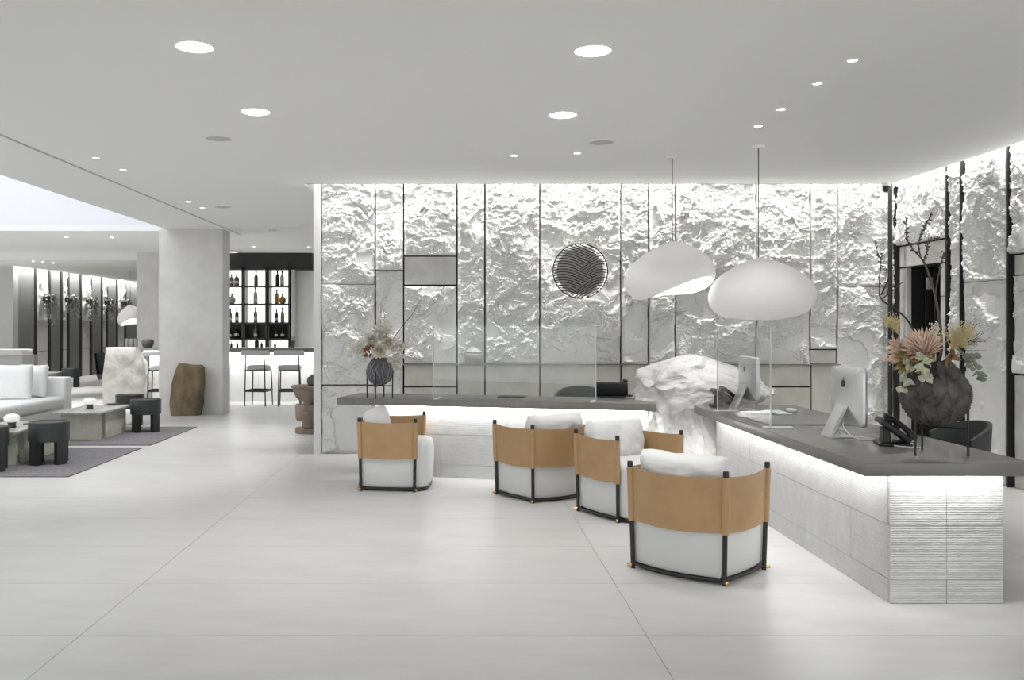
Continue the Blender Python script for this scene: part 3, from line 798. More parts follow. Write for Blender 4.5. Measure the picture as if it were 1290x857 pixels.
# payment terminal / phone console on the rear desk: dark slab on a foot with a cord
q = fl(777, 501.5, DZ); q = (q[0]-.05, q[1])
t = thing('desk_phone', 'boxy black phone console on the grey desk, seen from behind', 'phone', (q[0], q[1], DZ), ra, 'black desk phones')
bd = MB().rbox(-.155, .155, -.02, .025, 0, .135, .012, 2); bd.xf(Matrix.Translation((0,0,.018)) @ Matrix.Rotation(math.radians(14), 4, 'X')); put('body', bd, M['plastic_b'], t)
put('foot', MB().rbox(-.11, .13, -.05, .09, 0, .016, .005, 1), M['plastic_b'], t)
put('handset', MB().tube([(.12,.03,.05),(.125,.035,.15),(.13,.03,.172)], [.02,.022,.026], 10), M['plastic_b'], t)
put('cord', MB().tube([(.14+.012*math.cos(k*1.3)+k*.003, -.03+.012*math.sin(k*1.3), .02+.012*abs(math.sin(k*.7))) for k in range(16)], .006, 6), M['plastic_b'], t)

# tablets, mats, mouse, keyboard
q = fl(645.5, 501.2, DZ)
tag(put('tablet', MB().rbox(-.13,.13,-.09,.09,0,.012,.003,1).xf(Matrix.Translation((q[0],q[1]+.02,DZ)) @ Matrix.Rotation(ra,4,'Z')), M['plastic_b'], None), 'flat black tablet lying on the grey desk behind the glass', 'tablet')
q = fl(612, 501.5, DZ)
tag(put('desk_mat', MB().rbox(-.32,.66,-.17,.14,0,.003,.001,1).xf(Matrix.Translation((q[0]+.1,q[1]-.0,DZ)) @ Matrix.Rotation(ra,4,'Z')), M['counter_r'], None), 'thin grey desk mat lying on the grey desk behind the glass', 'desk mat')
bpy.data.objects['tablet'].location.z += .0032
mt = thing('desk_mat', 'large grey desk mat with black edge on the dark desk', 'desk mat', (0,0,DZ))
put('mat_sheet', MB().box(2.195, 2.80, 6.40, 6.90, 0, .005), M['counter'], mt, 0)
put('mat_edge', MB().box(2.188, 2.807, 6.393, 6.40, 0, .0055).box(2.188, 2.195, 6.40, 6.90, 0, .0055), M['black'], mt, 0)
q = fl(961, 520, DZ)
tag(put('tablet', MB().rbox(2.30,2.46,7.16,7.28,DZ,DZ+.012,.003,1), M['plastic_b'], None), 'small black tablet lying near the boulder monitor on the dark desk', 'tablet')
tag(put('keyboard', MB().rbox(2.50,2.62,7.12,7.42,DZ,DZ+.012,.004,1), M['plastic_w'], None), 'slim white keyboard lying beside the monitor by the boulder', 'keyboard')
tag(put('computer_mouse', MB().rbox(2.66,2.73,7.30,7.40,DZ,DZ+.028,.013,3), M['plastic_w'], None), 'small white mouse next to the white keyboard', 'mouse')
lbc = ['white monitor cable ending at the phone foot','white monitor cable making the widest loop round the phone','white monitor cable running straight past the phone to the desk back']
def cable(pts, label, r=.0032):
    return tag(put('cable', MB().tube(smooth(pts), r, 6), M['plastic_w'], None), label, 'cable', 'white computer cables')
def smooth(pts, n=6):
    pts = [Vector(p) for p in pts]; out = []
    for i in range(len(pts)-1):
        p0 = pts[max(i-1,0)]; p1_ = pts[i]; p2_ = pts[i+1]; p3 = pts[min(i+2,len(pts)-1)]
        for k in range(n):
            s = k/n
            out.append(.5*((2*p1_)+(p2_-p0)*s+(2*p0-5*p1_+4*p2_-p3)*s*s+(-p0+3*p1_-3*p2_+p3)*s**3))
    return out+[pts[-1]]
z = DZ+.0075
cable([(2.42,5.70,DZ+.12),(2.40,5.66,DZ+.07),(2.43,5.60,DZ+.02),(2.50,5.55,z),(2.56,5.44,z),(2.60,5.36,z),(2.68,5.34,z)], lbc[0])
cable([(2.42,5.74,DZ+.12),(2.385,5.74,DZ+.09),(2.39,5.66,DZ+.03),(2.46,5.54,z),(2.55,5.50,z),(2.61,5.42,z),(2.57,5.30,z),(2.52,5.25,z),(2.58,5.19,z),(2.66,5.2,z)], lbc[1])
cable([(2.42,5.78,DZ+.12),(2.37,5.80,DZ+.08),(2.42,5.70,DZ+.02),(2.52,5.62,z),(2.60,5.52,z),(2.66,5.46,z),(2.74,5.44,z)], lbc[2])

# ================================================================== VASES AND FLOWERS
def ribbed_vase(name, label, X, Y, zb, H, R, seed, mv, mvein, legs, leg_r, leg_top, leg_z0, rot0, stand_label):
    t = thing(name, label, 'vase', (X, Y, 0), 0, 'vases with dried flowers')
    n, m = 192, 90
    prof = [(.30,0),(.52,.05),(.72,.13),(.90,.26),(.99,.40),(1.0,.50),(.95,.62),(.84,.74),(.68,.85),(.50,.94),(.42,1.0)]
    rs, zs = [p[0] for p in prof], [p[1] for p in prof]
    rings = []
    for i in range(m+1):
        f = i/m; r0 = np.interp(f, zs, rs)*R
        ring = []
        for k in range(n):
            a = 2*PI*k/n
            # long pointed facets in staggered rows
            q = abs(math.sin(a*7.5+.5+(f*PI*1.7)+.35*math.sin(f*9)))
            q2 = abs(math.sin(a*7.5-(f*PI*1.7)+.6+.35*math.sin(f*8)))
            d = .10*R*max((1-q)**6, (1-q2)**6)-.04*R + mn.fractal(Vector((a*2, f*5, seed)), 1, 2, 4)*.03*R
            ring.append(((r0+d)*math.cos(a), (r0+d)*math.sin(a), zb+H*f))
        rings.append(ring)
    rings += [[(x*.85, y*.85, z-.0) for x,y,z in rings[-1]], [(x*.8, y*.8, z-.06*H/.3) for x,y,z in rings[-1]]]
    put('vessel', MB().loft(rings), mv, t, 55)
    vein = MB(); big = R > .15
    for k in range(16):
        a0 = 2*PI*k/16+random.uniform(-.1,.1); pts = []
        for i in range(14):
            f = .10+.74*i/13; r0 = np.interp(f, zs, rs)*R*1.0
            a = a0+.12*math.sin(f*9+k)+.05*math.sin(f*31+k*2)
            pts.append((r0*math.cos(a), r0*math.sin(a), zb+H*f))
        vein.tube(pts, .0036, 5)
    if not big: put('glaze_ridge', vein, mvein, t)
    s = thing('vase_stand', stand_label, 'stand', (X, Y, 0), 0, 'black vase stands')
    pl = []
    for k in range(legs):
        a = rot0+2*PI*k/legs; p = (leg_r*math.cos(a), leg_r*math.sin(a)); pl.append(p)
        put('leg', MB().tube([(*p, leg_z0), (*p, leg_top)], .0065, 8), M['black'], s)
    for k in range(legs):
        put('cross_bar', MB().tube([(0,0,zb-.008), (*pl[k], zb-.008)], .0055, 6), M['black'], s)
    return t
VX0, VY0 = 2.605, 4.97
ribbed_vase('vase', 'large dark crackled pear shaped vase on the free corner of the dark desk', VX0, VY0, .900, .352, .176, 2.0, M['vase'], M['vase_vein'], 3, .158, 1.005, DZ, -PI/6-PI/180*4, 'thin black three legged stand carrying the large dark vase')
q = fl(478, 502, DZ); SX, SY = q[0], q[1]+.04
ribbed_vase('vase', 'small grey ribbed vase with cream flowers at the end of the grey desk', SX, SY, .872, .262, .130, 7.0, M['vase_s'], M['vase_sv'], 4, .128, 1.0, DZ, PI/4+.55, 'thin black four legged stand under the small ribbed vase')

def twig(mb, p, d, L, r, depth, rnd, droop=0., kink=.25, buds=None):
    pts = [Vector(p)]; d = Vector(d).normalized(); n = 7; rs = [r]
    for i in range(n):
        d = (d+Vector((rnd.uniform(-kink,kink), rnd.uniform(-kink,kink), rnd.uniform(-kink,kink)-droop))*.5).normalized()
        pts.append(pts[-1]+d*(L/n)); rs.append(r*(1-.72*(i+1)/n))
    mb.tube(pts, rs, 5)
    if depth > 0:
        for i in (2,3,4,5,6):
            if rnd.random() < .62:
                sd = (d+Vector((rnd.uniform(-1,1), rnd.uniform(-1,1), rnd.uniform(-.2,.8)))*.9).normalized()
                twig(mb, pts[i], sd, L*rnd.uniform(.25,.5), rs[i]*.7, depth-1, rnd, droop, kink, buds)
    if buds is not None: buds += pts[3:]
def pathtwig(mb, px_pts, Y, r0, r1, dy=0.):
    pts = [at(x, y, Y+dy*i) for i, (x, y) in enumerate(px_pts)]
    pts = smooth(pts, 4); n = len(pts)
    mb.tube(pts, [r0+(r1-r0)*i/(n-1) for i in range(n)], 6)
    return pts
def leaf(mb, p, d, up, L, W, fold=.25):
    d = Vector(d).normalized(); s = d.cross(Vector(up))
    s = s.normalized() if s.length > 1e-4 else d.orthogonal().normalized(); n = s.cross(d)
    p = Vector(p); a = p+d*L*.35; b = p+d*L*.72
    v = [p, a+s*W*.5+n*fold*W, a-s*W*.5+n*fold*W, b+s*W*.38+n*fold*W*.8, b-s*W*.38+n*fold*W*.8, p+d*L, a, b]
    mb.add(v, [(0,6,1),(0,2,6),(6,7,3,1),(2,4,7,6),(7,5,3),(4,5,7)])
rnd = random.Random(11)
neck = Vector((VX0, VY0, 1.235))
# tall dark budded branch and its forked neighbour
def buds_on(mb, pts, r, rnd, k=2):
    for p in pts[2:]:
        for _ in range(k):
            q = p+Vector((rnd.uniform(-1,1), rnd.uniform(-.6,.6), rnd.uniform(-.6,1)))*.016
            mb.tube([p, q], [r*.6, r*.9], 4)
mb = MB()
main = pathtwig(mb, [(1180,462),(1186,440),(1183,400),(1176,365),(1166,335),(1158,322)], VY0, .009, .005, .01)
a1 = pathtwig(mb, [(1160,325),(1150,314),(1144,305),(1142,292),(1141,275)], VY0+.05, .004, .002, .005)
a2 = pathtwig(mb, [(1160,324),(1157,310),(1160,296),(1166,284),(1173,271)], VY0+.05, .004, .002, -.008)
a3 = pathtwig(mb, [(1163,331),(1168,316),(1170,303),(1182,300)], VY0+.05, .005, .002, .012)
a4 = pathtwig(mb, [(1178,372),(1184,338),(1189,318)], VY0+.02, .004, .002, -.01)
for pts in (a1,a2,a3,a4): buds_on(mb, pts, .0045, rnd, 3)
tag(put('dry_branch', mb, M['bark'], None), 'tall brown budded branch rising from the large dark vase before the doorway', 'branch', 'branches in the large vase')
mb = MB()
pathtwig(mb, [(1170,462),(1158,432),(1145,406),(1130,391),(1113,380),(1107,370)], VY0+.02, .006, .0035, .0)
b1 = pathtwig(mb, [(1108,373),(1108,350),(1110,330),(1107,322),(1102,305)], VY0+.02, .0036, .0018, .008)
b2 = pathtwig(mb, [(1110,372),(1119,352),(1124,338),(1122,332)], VY0+.02, .004, .002, -.01)
b3 = pathtwig(mb, [(1112,376),(1124,367),(1134,358)], VY0+.02, .0035, .002, .01)
b4 = pathtwig(mb, [(1109,326),(1114,317)], VY0+.05, .003, .0015)
for pts in (b1,b2,b3,b4): buds_on(mb, pts, .0035, rnd, 1)
tag(put('dry_branch', mb, M['twig'], None), 'dark bare branch leaning out of the large vase towards the monitor', 'branch', 'branches in the large vase')
# great pink protea: a burst of narrow petals
def protea(c, axis, R, n, m, label, cat='flower', grp='dried flowers in the large vase', spread=.95, w=.20):
    mb = MB(); axis = Vector(axis).normalized()
    for i in range(n):
        f = (i+.5)/n; pol = f*spread*PI*.5; az = i*2.39996
        t1 = axis.orthogonal().normalized(); t2 = axis.cross(t1)
        d = axis*math.cos(pol)+(t1*math.cos(az)+t2*math.sin(az))*math.sin(pol)
        L = R*rnd.uniform(.8,1.08)*(1-.12*f)
        leaf(mb, Vector(c)+d*R*.10, d, axis, L, L*w, .3)
    mb.lathe([(R*.02,-R*.16),(R*.14,-R*.08),(R*.16,0),(R*.05,R*.14)], 10, c)
    mb.tube([c, neck-Vector((0,0,.10))], .006, 5)
    return tag(put('protea_bloom', mb, m, None, 0), label, cat, grp)
c0 = at(1166, 448, VY0-.05)
protea(c0, (-.45,-.42,.80), .150, 130, M['petal'], 'large dusty pink protea bloom bursting out of the large vase', spread=.72, w=.17)
protea(at(1150, 455, VY0-.01), (-.9,-.30,.12), .115, 60, M['petal2'], 'olive brown spiky bloom leaning left of the pink protea', w=.22)
protea(at(1136, 441, VY0+.05), (-.7,-.2,.5), .085, 50, M['petal'], 'smaller pale pink bloom tucked behind the great protea', w=.2)
def sprig(name, root, pts_px, Y, m, label, L, W, n, cat='sprig', both=True, dy=0.):
    mb = MB(); pts = smooth([root]+[at(x, y, Y+dy*i) for i, (x, y) in enumerate(pts_px)], 6)
    mb.tube(pts, .0025, 5)
    for k in range(n):
        i = int(len(pts)*.35+(len(pts)*.64)*k/n); p = pts[min(i,len(pts)-1)]
        d = Vector((rnd.uniform(-1,1), rnd.uniform(-.9,.5), rnd.uniform(-.9,.7)))
        leaf(mb, p, d, (rnd.uniform(-1,1),1,rnd.uniform(-1,1)), L*rnd.uniform(.7,1.15), W*rnd.uniform(.8,1.1), .15)
    return tag(put(name, mb, m, None, 0), label, cat, 'foliage in the large vase')
sprig('eucalyptus_sprig', neck-Vector((0,0,.05)), [(1165,452),(1163,468),(1168,478)], VY0-.17, M['eucal'], 'pale sage leaves spilling over the front of the large dark vase', .05, .038, 26)
sprig('eucalyptus_sprig', neck-Vector((0,0,.05)), [(1150,455),(1142,470),(1137,492)], VY0-.06, M['eucal'], 'pale sage leaves hanging on the monitor side of the large vase', .05, .036, 22)
sprig('eucalyptus_sprig', neck-Vector((0,0,.05)), [(1200,450),(1222,447),(1228,462),(1234,478)], VY0, M['sage_d'], 'grey green leaf sprig drooping on the wall side of the large vase', .055, .040, 15)
sprig('dry_leaf_sprig', neck-Vector((0,0,.05)), [(1190,455),(1200,448),(1208,452)], VY0-.08, M['brownleaf'], 'curled brown dry leaves at the neck of the large vase', .06, .03, 9)
sprig('eucalyptus_sprig', neck-Vector((0,0,.05)), [(1176,452),(1172,440),(1168,430)], VY0-.06, M['petal2'], 'olive leaves between the pink bloom and the yellow spray', .06, .026, 12)
def spray(c, root, R, n, m, label, flat=1.0, grp='dried flowers in the large vase', name='flower_spray', dot=.0035):
    mb = MB(); c = Vector(c); root = Vector(root); mid = root.lerp(c, .55)
    mb.tube([root, mid], .004, 5)
    for i in range(n):
        d = Vector((rnd.gauss(0,1), rnd.gauss(0,1), rnd.gauss(0,1)*flat)).normalized()*R*rnd.uniform(.35,1)
        e = c+d
        k = mid.lerp(c, rnd.uniform(.1,.9))
        mb.tube([k, k.lerp(e,.55)+Vector((rnd.uniform(-1,1),rnd.uniform(-1,1),rnd.uniform(-1,1)))*.008, e], [.0016,.0012,.001], 3)
        for _ in range(2):
            g = e+Vector((rnd.uniform(-1,1),rnd.uniform(-1,1),rnd.uniform(-1,1)))*.010
            mb.lathe([(.0005,-dot),(dot,0),(.0005,dot)], 4, g)
    return tag(put(name, mb, m, None, 0), label, 'flower', grp)
spray(at(1211, 422, VY0-.02), neck-Vector((0,0,.06)), .085, 220, M['spray'], 'fluffy straw yellow flower spray on the wall side of the large vase', .9)
spray(at(1123, 404, VY0+.05), at(1150,455,VY0+.02), .05, 90, M['spray'], 'flat straw seed head reaching out below the dark branch', .35)
spray(at(1180, 415, VY0+.02), neck-Vector((0,0,.04)), .045, 26, M['cream'], 'few cream florets on thin stems between the branches', 1.2, dot=.006)
spray(at(1120, 452, VY0-.02), neck-Vector((0,0,.03)), .05, 45, M['petal'], 'wispy pink tipped stems reaching towards the monitor', .5)
spray(at(1222, 425, VY0+.08), neck-Vector((0,0,.03)), .11, 46, M['twig'], 'thin dark curly twigs behind the yellow spray', .8, dot=.002)

# small vase bouquet
neck2 = Vector((SX, SY, 1.12))
G2 = 'dried flowers in the small vase'
mb = MB(); pathtwig(mb, [(478,455),(492,432),(507,411),(520,395),(530,378)], SY, .005, .0018, .01); pathtwig(mb, [(521,394),(527,397),(536,395)], SY+.04, .002, .001)
tag(put('thin_branch', mb, M['twig'], None), 'thin dark branch leaning right from the small vase', 'branch', 'twigs in the small vase')
mb = MB(); pathtwig(mb, [(477,455),(478,425),(480,400),(480,381),(488,373)], SY+.02, .003, .0012)
tag(put('thin_branch', mb, M['twig'], None), 'thin upright twig hooked at its tip in the small vase', 'branch', 'twigs in the small vase')
mb = MB(); pathtwig(mb, [(479,455),(486,425),(485,405),(483,390)], SY-.02, .003, .0012)
tag(put('thin_branch', mb, M['twig'], None), 'short curved twig beside the upright one in the small vase', 'branch', 'twigs in the small vase')
def bloom(c, R, m, label, n=46):
    mb = MB(); c = Vector(c)
    for i in range(n):
        f = (i+.5)/n; pol = f*PI*.62; az = i*2.39996
        ax = Vector((.1,-.75,.6)).normalized(); t1 = ax.orthogonal().normalized(); t2 = ax.cross(t1)
        d = ax*math.cos(pol)+(t1*math.cos(az)+t2*math.sin(az))*math.sin(pol)
        leaf(mb, c+d*R*.25, d, ax, R*rnd.uniform(.7,1), R*.55, .3)
    mb.tube([c, neck2-Vector((0,0,.08))], .004, 5)
    return tag(put('cream_bloom', mb, m, None, 0), label, 'flower', G2)
bloom(at(478, 443, SY-.09), .075, M['cream'], 'round cream bloom at the centre of the small bouquet')
bloom(at(468, 430, SY-.03), .075, M['ivory'], 'ivory bloom above the brown leaf in the small bouquet')
bloom(at(489, 433, SY-.02), .070, M['cream'], 'cream bloom under the leaning branch in the small bouquet')
bloom(at(480, 421, SY+.03), .070, M['ivory'], 'pale ivory bloom at the top of the small bouquet')
for (x, y, lb) in ((452,440,'airy ivory floret spray on the outer side of the small bouquet'),(502,436,'airy ivory floret spray reaching towards the glass guard'),(498,455,'drooping ivory floret spray beside the small vase'),(482,412,'airy ivory floret spray over the small bouquet')):
    spray(at(x, y, SY-.02), neck2-Vector((0,0,.04)), .10, 70, M['ivory'], lb, .8, G2, dot=.013)
mb = MB()
for k in range(9): leaf(mb, at(466,444,SY-.08)+Vector((rnd.uniform(-.03,.03),0,rnd.uniform(-.05,.05))), (rnd.uniform(-.6,.1),-.4,rnd.uniform(-.6,.8)), (0,1,.2), .065, .028, .2)
mb.tube([at(467,446,SY-.07), neck2-Vector((0,0,.06))], .003, 5)
tag(put('brown_leaf_sprig', mb, M['brownleaf'], None, 0), 'brown dry leaf cluster in the small bouquet', 'leaf', G2)

# ================================================================== SEATING AREA
ra_y0, ra_y1 = F*CH/(561.6-VY), F*CH/(538.5-VY); rb_y0, rb_y1 = F*CH/(601.5-VY), F*CH/(565.1-VY)
tag(put('rug', MB().rbox(-7.4, -3.66, ra_y0, ra_y1, 0.0005, .011, .003, 1), M['rug'], None), 'flat grey rug under the marble table nearer the pillar and brown stone', 'rug', 'grey rugs')
tag(put('rug', MB().rbox(-7.4, -3.68, rb_y0, rb_y1, 0.0005, .011, .003, 1), M['rug'], None), 'flat grey rug under the marble table away from the pillar', 'rug', 'grey rugs')
RZ = .0115
def stone_table(label, x, y):
    t = thing('coffee_table', label, 'table', (x, y, RZ), 0, 'marble coffee tables')
    put('table_top', MB().rbox(0, .60, 0, 1.10, .325, .352, .003, 1), M['travtop'], t)
    put('slab_leg', MB().box(.05, .545, .14, .18, 0, .325), M['travertine'], t, 0)
    put('slab_leg', MB().box(.50, .545, .30, 1.02, 0, .325), M['travertine'], t, 0)
    put('slab_leg', MB().box(.05, .46, .90, .94, 0, .325), M['travertine'], t, 0)
    return t
stone_table('low green grey marble coffee table on the far rug beside the black stools', -5.00, 11.28)
stone_table('low marble coffee table on the near rug', -5.06, 9.22)
def stool(label, x, y, z=RZ, rot=.3):
    t = thing('stool', label, 'stool', (x, y, z), rot, 'round black stools')
    put('seat', MB().lathe([(.19,.235),(.20,.240),(.20,.425),(.193,.435),(.165,.437),(.16,.430),(.01,.430)], 40), M['blackwood'], t)
    for k in range(4):
        a0 = k*PI/2; pts = [(.20*math.cos(a0+s), .20*math.sin(a0+s)) for s in np.linspace(-.30,.30,7)]+[(.125*math.cos(a0+s), .125*math.sin(a0+s)) for s in np.linspace(.30,-.30,5)]
        put('leg', MB().prism(pts, 0, .24), M['blackwood'], t)
    return t
stool('black wooden round stool beside the marble table nearer the pillar, standing on the rug', -4.185, 12.30, RZ, 1.1)
stool('black wooden round stool behind the marble table nearer the pillar, mostly hidden', -4.74, 13.25, 0, 1.1)
stool('black wooden round stool at the side of the marble table away from the pillar', -4.225, 9.47, RZ, 1.1)
stool('black wooden round stool at the end corner of the marble table away from the pillar', -4.625, 8.985, RZ, 1.1)
def table_lamp(label, x, y, z, s=1.0):
    t = thing('table_lamp', label, 'lamp', (x, y, z), 0, 'small glass table lamps')
    put('base', MB().lathe([(.045*s,0),(.052*s,.01*s),(.045*s,.045*s),(.055*s,.07*s)], 20), M['chair_dark'], t)
    put('glass_shade', MB().lathe([(.055*s,.07*s),(.085*s,.085*s),(.092*s,.115*s),(.085*s,.145*s),(.06*s,.165*s),(.02*s,.172*s)], 28, fn=lambda a, zz: 1+.03*math.cos(a*14)), M['glasslamp'], t)
    return t
TZ = RZ+.352
table_lamp('small ribbed opal glass lamp on the marble coffee table nearer the pillar', *fl(113, 515.5, TZ), TZ, .85)
table_lamp('small ribbed opal glass lamp on the marble coffee table away from the pillar', *fl(15, 539, TZ), TZ, .85)
q = fl(126, 511.2, TZ)
tag(put('magazine', MB().rbox(q[0]-.10, q[0]+.09, q[1]-.09, q[1]+.10, TZ, TZ+.012, .002, 1), M['plastic_w'], None), 'white magazine lying on the marble table nearer the pillar', 'magazine')
q = fl(141, 510.5, TZ)
tag(put('tray', MB().rbox(q[0]-.085, q[0]+.09, q[1]-.06, q[1]+.10, TZ, TZ+.018, .004, 1), M['plastic_b'], None), 'thin black tray at the edge of the marble table nearer the pillar', 'tray')
q = fl(50, 533.5, TZ)
tag(put('tray', MB().rbox(q[0]-.13, q[0]+.12, q[1]-.12, q[1]+.10, TZ, TZ+.012, .004, 1), M['counter'], None), 'dark slate tray on the marble table away from the pillar behind the stool', 'tray')
# white sofa running away from the camera, facing the tables
sf = thing('sofa', 'white upholstered sofa behind the marble tables', 'sofa', (0,0,0), 0)
SFX = -5.55
put('base', MB().rbox(-6.55, SFX-.02, 9.0, 13.05, .06, .265, .02, 2), M['fabric'], sf)
for (a, b) in ((9.05,10.98),(11.0,12.93)):
    put('seat_cushion', MB().rbox(-6.35, SFX, a, b, .265, .435, .055, 4), M['fabric'], sf)
put('arm', MB().rbox(-6.55, SFX+.0, 12.95, 13.20, .06, .70, .035, 4), M['fabric'], sf)
put('backrest', MB().rbox(-6.72, -6.45, 9.0, 13.20, .06, .78, .04, 4), M['fabric'], sf)
for (x_, y_) in ((-6.5,9.2),(-5.65,9.2),(-6.5,13.0),(-5.65,13.0)): put('foot', MB().box(x_-.03, x_+.03, y_-.03, y_+.03, .0125, .06), M['black'], sf, 0)
def cushion(label, x, y, z, rz, lean, wd=.5):
    mb = pillow_mesh(wd, wd, .17, x*3.3, wr=.010)
    mb.xf(Matrix.Rotation(math.radians(lean), 4, 'X'))
    o = put('cushion', mb, M['fabric'], None, 60); o.location = (x,y,z); o.rotation_euler = (0,0,rz)
    return tag(o, label, 'cushion', 'white sofa cushions')
cushion('white square cushion standing on the white sofa in front of another', -6.03, 12.42, .66, .15, -12, .50)
cushion('white square cushion leaning against the sofa arm behind another', -5.93, 12.78, .66, -.25, -8, .46)

# ---- far lounge
stone_table('back lounge marble coffee table holding a dish of greens', -9.75, 20.35).location.z = 0
stool('far black stool beside the table in the back lounge', -8.93, 21.15, 0, 1.1)
table_lamp('tiny opal glass lamp on the far table in the back lounge', -9.36, 20.75, .352)
t = thing('plant_dish', 'low dish of greens on the far table in the back lounge', 'dish', (-9.62, 20.8, .352))
put('dish', MB().lathe([(.03,0),(.08,.01),(.13,.035),(.12,.035),(.07,.02)], 20), M['pot_g'], t)
mb = MB()
for k in range(40): leaf(mb, (rnd.uniform(-.08,.08), rnd.uniform(-.08,.08), .03), (rnd.uniform(-1,1),rnd.uniform(-1,1),.5), (0,0,1), .06, .03)
put('greens', mb, M['eucal'], t, 0)
tag(put('bowl', MB().lathe([(.04,0),(.07,.02),(.085,.07),(.08,.07),(.06,.03)], 18, (-9.48, 20.60, .352)), M['plastic_b'], None), 'small black bowl beside the tiny lamp on the far table', 'bowl')
t = thing('low_partition', 'low grey partition with a ledge behind the white sofa', 'partition', (0,0,0))
put('panel', MB().box(-13.5, xat(28,19.0), 19.0, 19.35, 0, .80), M['greypanel'], t, 0)
put('ledge', MB().rbox(-13.5, xat(28.3,18.95), 18.95, 19.4, .80, .93, .01, 2), M['plaster'], t)
t = thing('banquette', 'pale grey banquette end against the dark wall of the back lounge', 'sofa', (0,0,0))
put('backrest', MB().rbox(-10.44, -9.85, 21.3, 21.5, .1, .74, .03, 2), M['lounge_grey'], t); put('seat', MB().rbox(-10.44, -9.82, 20.9, 21.3, .1, .42, .03, 2), M['lounge_grey'], t)
for x_ in (-10.38,-9.9): put('foot', MB().box(x_, x_+.05, 21.0, 21.05, 0, .1).box(x_, x_+.05, 21.4, 21.45, 0, .1), M['black'], t, 0)
t = thing('wall_lamp', 'glowing oval lamp on the grey wall beside the dark lounge panels', 'lamp', at(9, 405, 21.6))
put('glow_disc', MB().lathe([(.012,-.05),(.055,-.035),(.062,0)], 20).xf(Matrix.Rotation(PI/2,4,'X') @ Matrix.Diagonal((1,1.5,1,1))), lit('wall lamp glow', 2.5), t)
put('wall_plate', MB().lathe([(.03,0),(.03,.001)], 12).xf(Matrix.Rotation(PI/2,4,'X')), M['frame'], t)
# trailing plants in small wall boxes
names = ['on the stone strip nearest the grey wall', 'on the second lounge strip from the grey wall', 'on the third lounge strip from the grey wall', 'on the fourth lounge strip from the grey wall', 'on the stone strip beside the small pendant']
for k, (px, wdt) in enumerate(((54,1.),(82,.8),(108,1.25),(131.5,.8),(152.5,.9))):
    Y = ly(px); t = thing('wall_planter', 'plant in a dark wall box '+names[k], 'wall planter', (LW+.05, Y, 0), 0, 'planters on the lounge wall')
    zb = 2.02
    put('box', MB().box(0, .15, -.13, .13, zb+.02, zb+.14), M['black'], t, 0)
    mb = MB()
    for q_ in range(24):
        a = rnd.uniform(-.15,.15)*wdt; p = Vector((rnd.uniform(.04,.20), a+.05, zb+.14)); pts = [p]
        L = rnd.uniform(.15,.75)*wdt
        for s_ in range(5): p = p+Vector((rnd.uniform(-.01,.03), rnd.uniform(-.05,.05), (.05 if s_ == 0 else -L/4))); pts.append(p)
        mb.tube(pts, .006, 3)
        for p in pts[1:]:
            for _ in range(3): leaf(mb, p, (rnd.uniform(-1,1),rnd.uniform(-1,1),rnd.uniform(-1,.4)), (0,0,1), .08, .035)
    put('foliage', mb, M['plant'], t, 0)

# ================================================================== BAR
BY = 17.0; BZ = 1.01
bt = thing('bar_counter', 'long bar counter with glowing white front running behind the pillar', 'bar', (0,0,0))
put('counter_top', MB().rbox(-6.45, -1.64, BY-.12, BY+.62, BZ-.07, BZ, .004, 1), M['counter_r'], bt)
for k in range(8):
    x0 = -5.75+k*.51
    put('front_panel', MB().box(x0+.002, x0+.508, BY+.10, BY+.14, 0, BZ-.072), M['stone'], bt, 0)
put('carcass', MB().box(-5.75, -1.66, BY+.141, BY+.6, 0, BZ-.072), M['plaster'], bt, 0)
put('light_strip', MB().box(-5.7, -1.7, BY+.07, BY+.075, BZ-.085, BZ-.073), M['led'], bt, 0)
area('bar_strip', (-3.7, BY+.0, BZ-.085), (math.radians(16),0,0), 4.0, .03, 26)
def slab(outline_px, Y0, Y1, res_seed, wob=.03):
    pts = []
    op = outline_px+[outline_px[0]]
    for (a, b) in zip(op[:-1], op[1:]):
        for k in range(8):
            f = k/8; v = at(a[0]+(b[0]-a[0])*f, a[1]+(b[1]-a[1])*f, Y0); pts.append((v.x, max(0.0, v.z)))
    cx = sum(p[0] for p in pts)/len(pts); cz = sum(p[1] for p in pts)/len(pts)
    rings = []
    def shr(p, s, y):
        x = cx+(p[0]-cx)*s; z = max(0., cz+(p[1]-cz)*s) if p[1] > .02 else 0.
        q = Vector((x, y, z)); nz = mn.fractal(q*3+Vector((res_seed,0,0)), 1, 2, 4)*wob
        return (x+nz*(x-cx), y+nz*.8, z if z < .02 else z+nz*(z-cz)*.6)
    D = Y1-Y0
    for s, y in ((.2,Y0+.0),(.55,Y0),(.85,Y0+.005),(.96,Y0+.02),(1.0,Y0+.06),(1.0,Y0+D*.5),(1.0,Y1-.06),(.95,Y1-.01),(.6,Y1),(.2,Y1)):
        rings.append([shr(p, s, y) for p in pts])
    return MB().loft(rings)
M['monolith'] = mat('mottled pale stone', (.40,.38,.355), .7, var=(4,.26,8), bump=(12,.3,.01))
tag(put('stone_monolith', slab([(128,509.6),(127,478),(130,455),(132,438),(150,437.5),(170,438.5),(173,446),(180,458),(184.5,475),(180,490),(178,509.6)], 16.55, 16.85, 1.0), M['monolith'], None, 40), 'broad mottled pale stone slab closing the end of the bar counter', 'stone')
tag(put('standing_stone', slab([(213.5,524),(212,510),(214.5,485),(219,468),(223,459),(228,458.5),(237,460.5),(250,460.5),(253.5,463),(253,490),(251,512),(247.5,524)], 14.48, 14.78, 5.0, .05), M['brownstone'], None, 40), 'tall brown weathered stone standing against the grey pillar', 'stone')
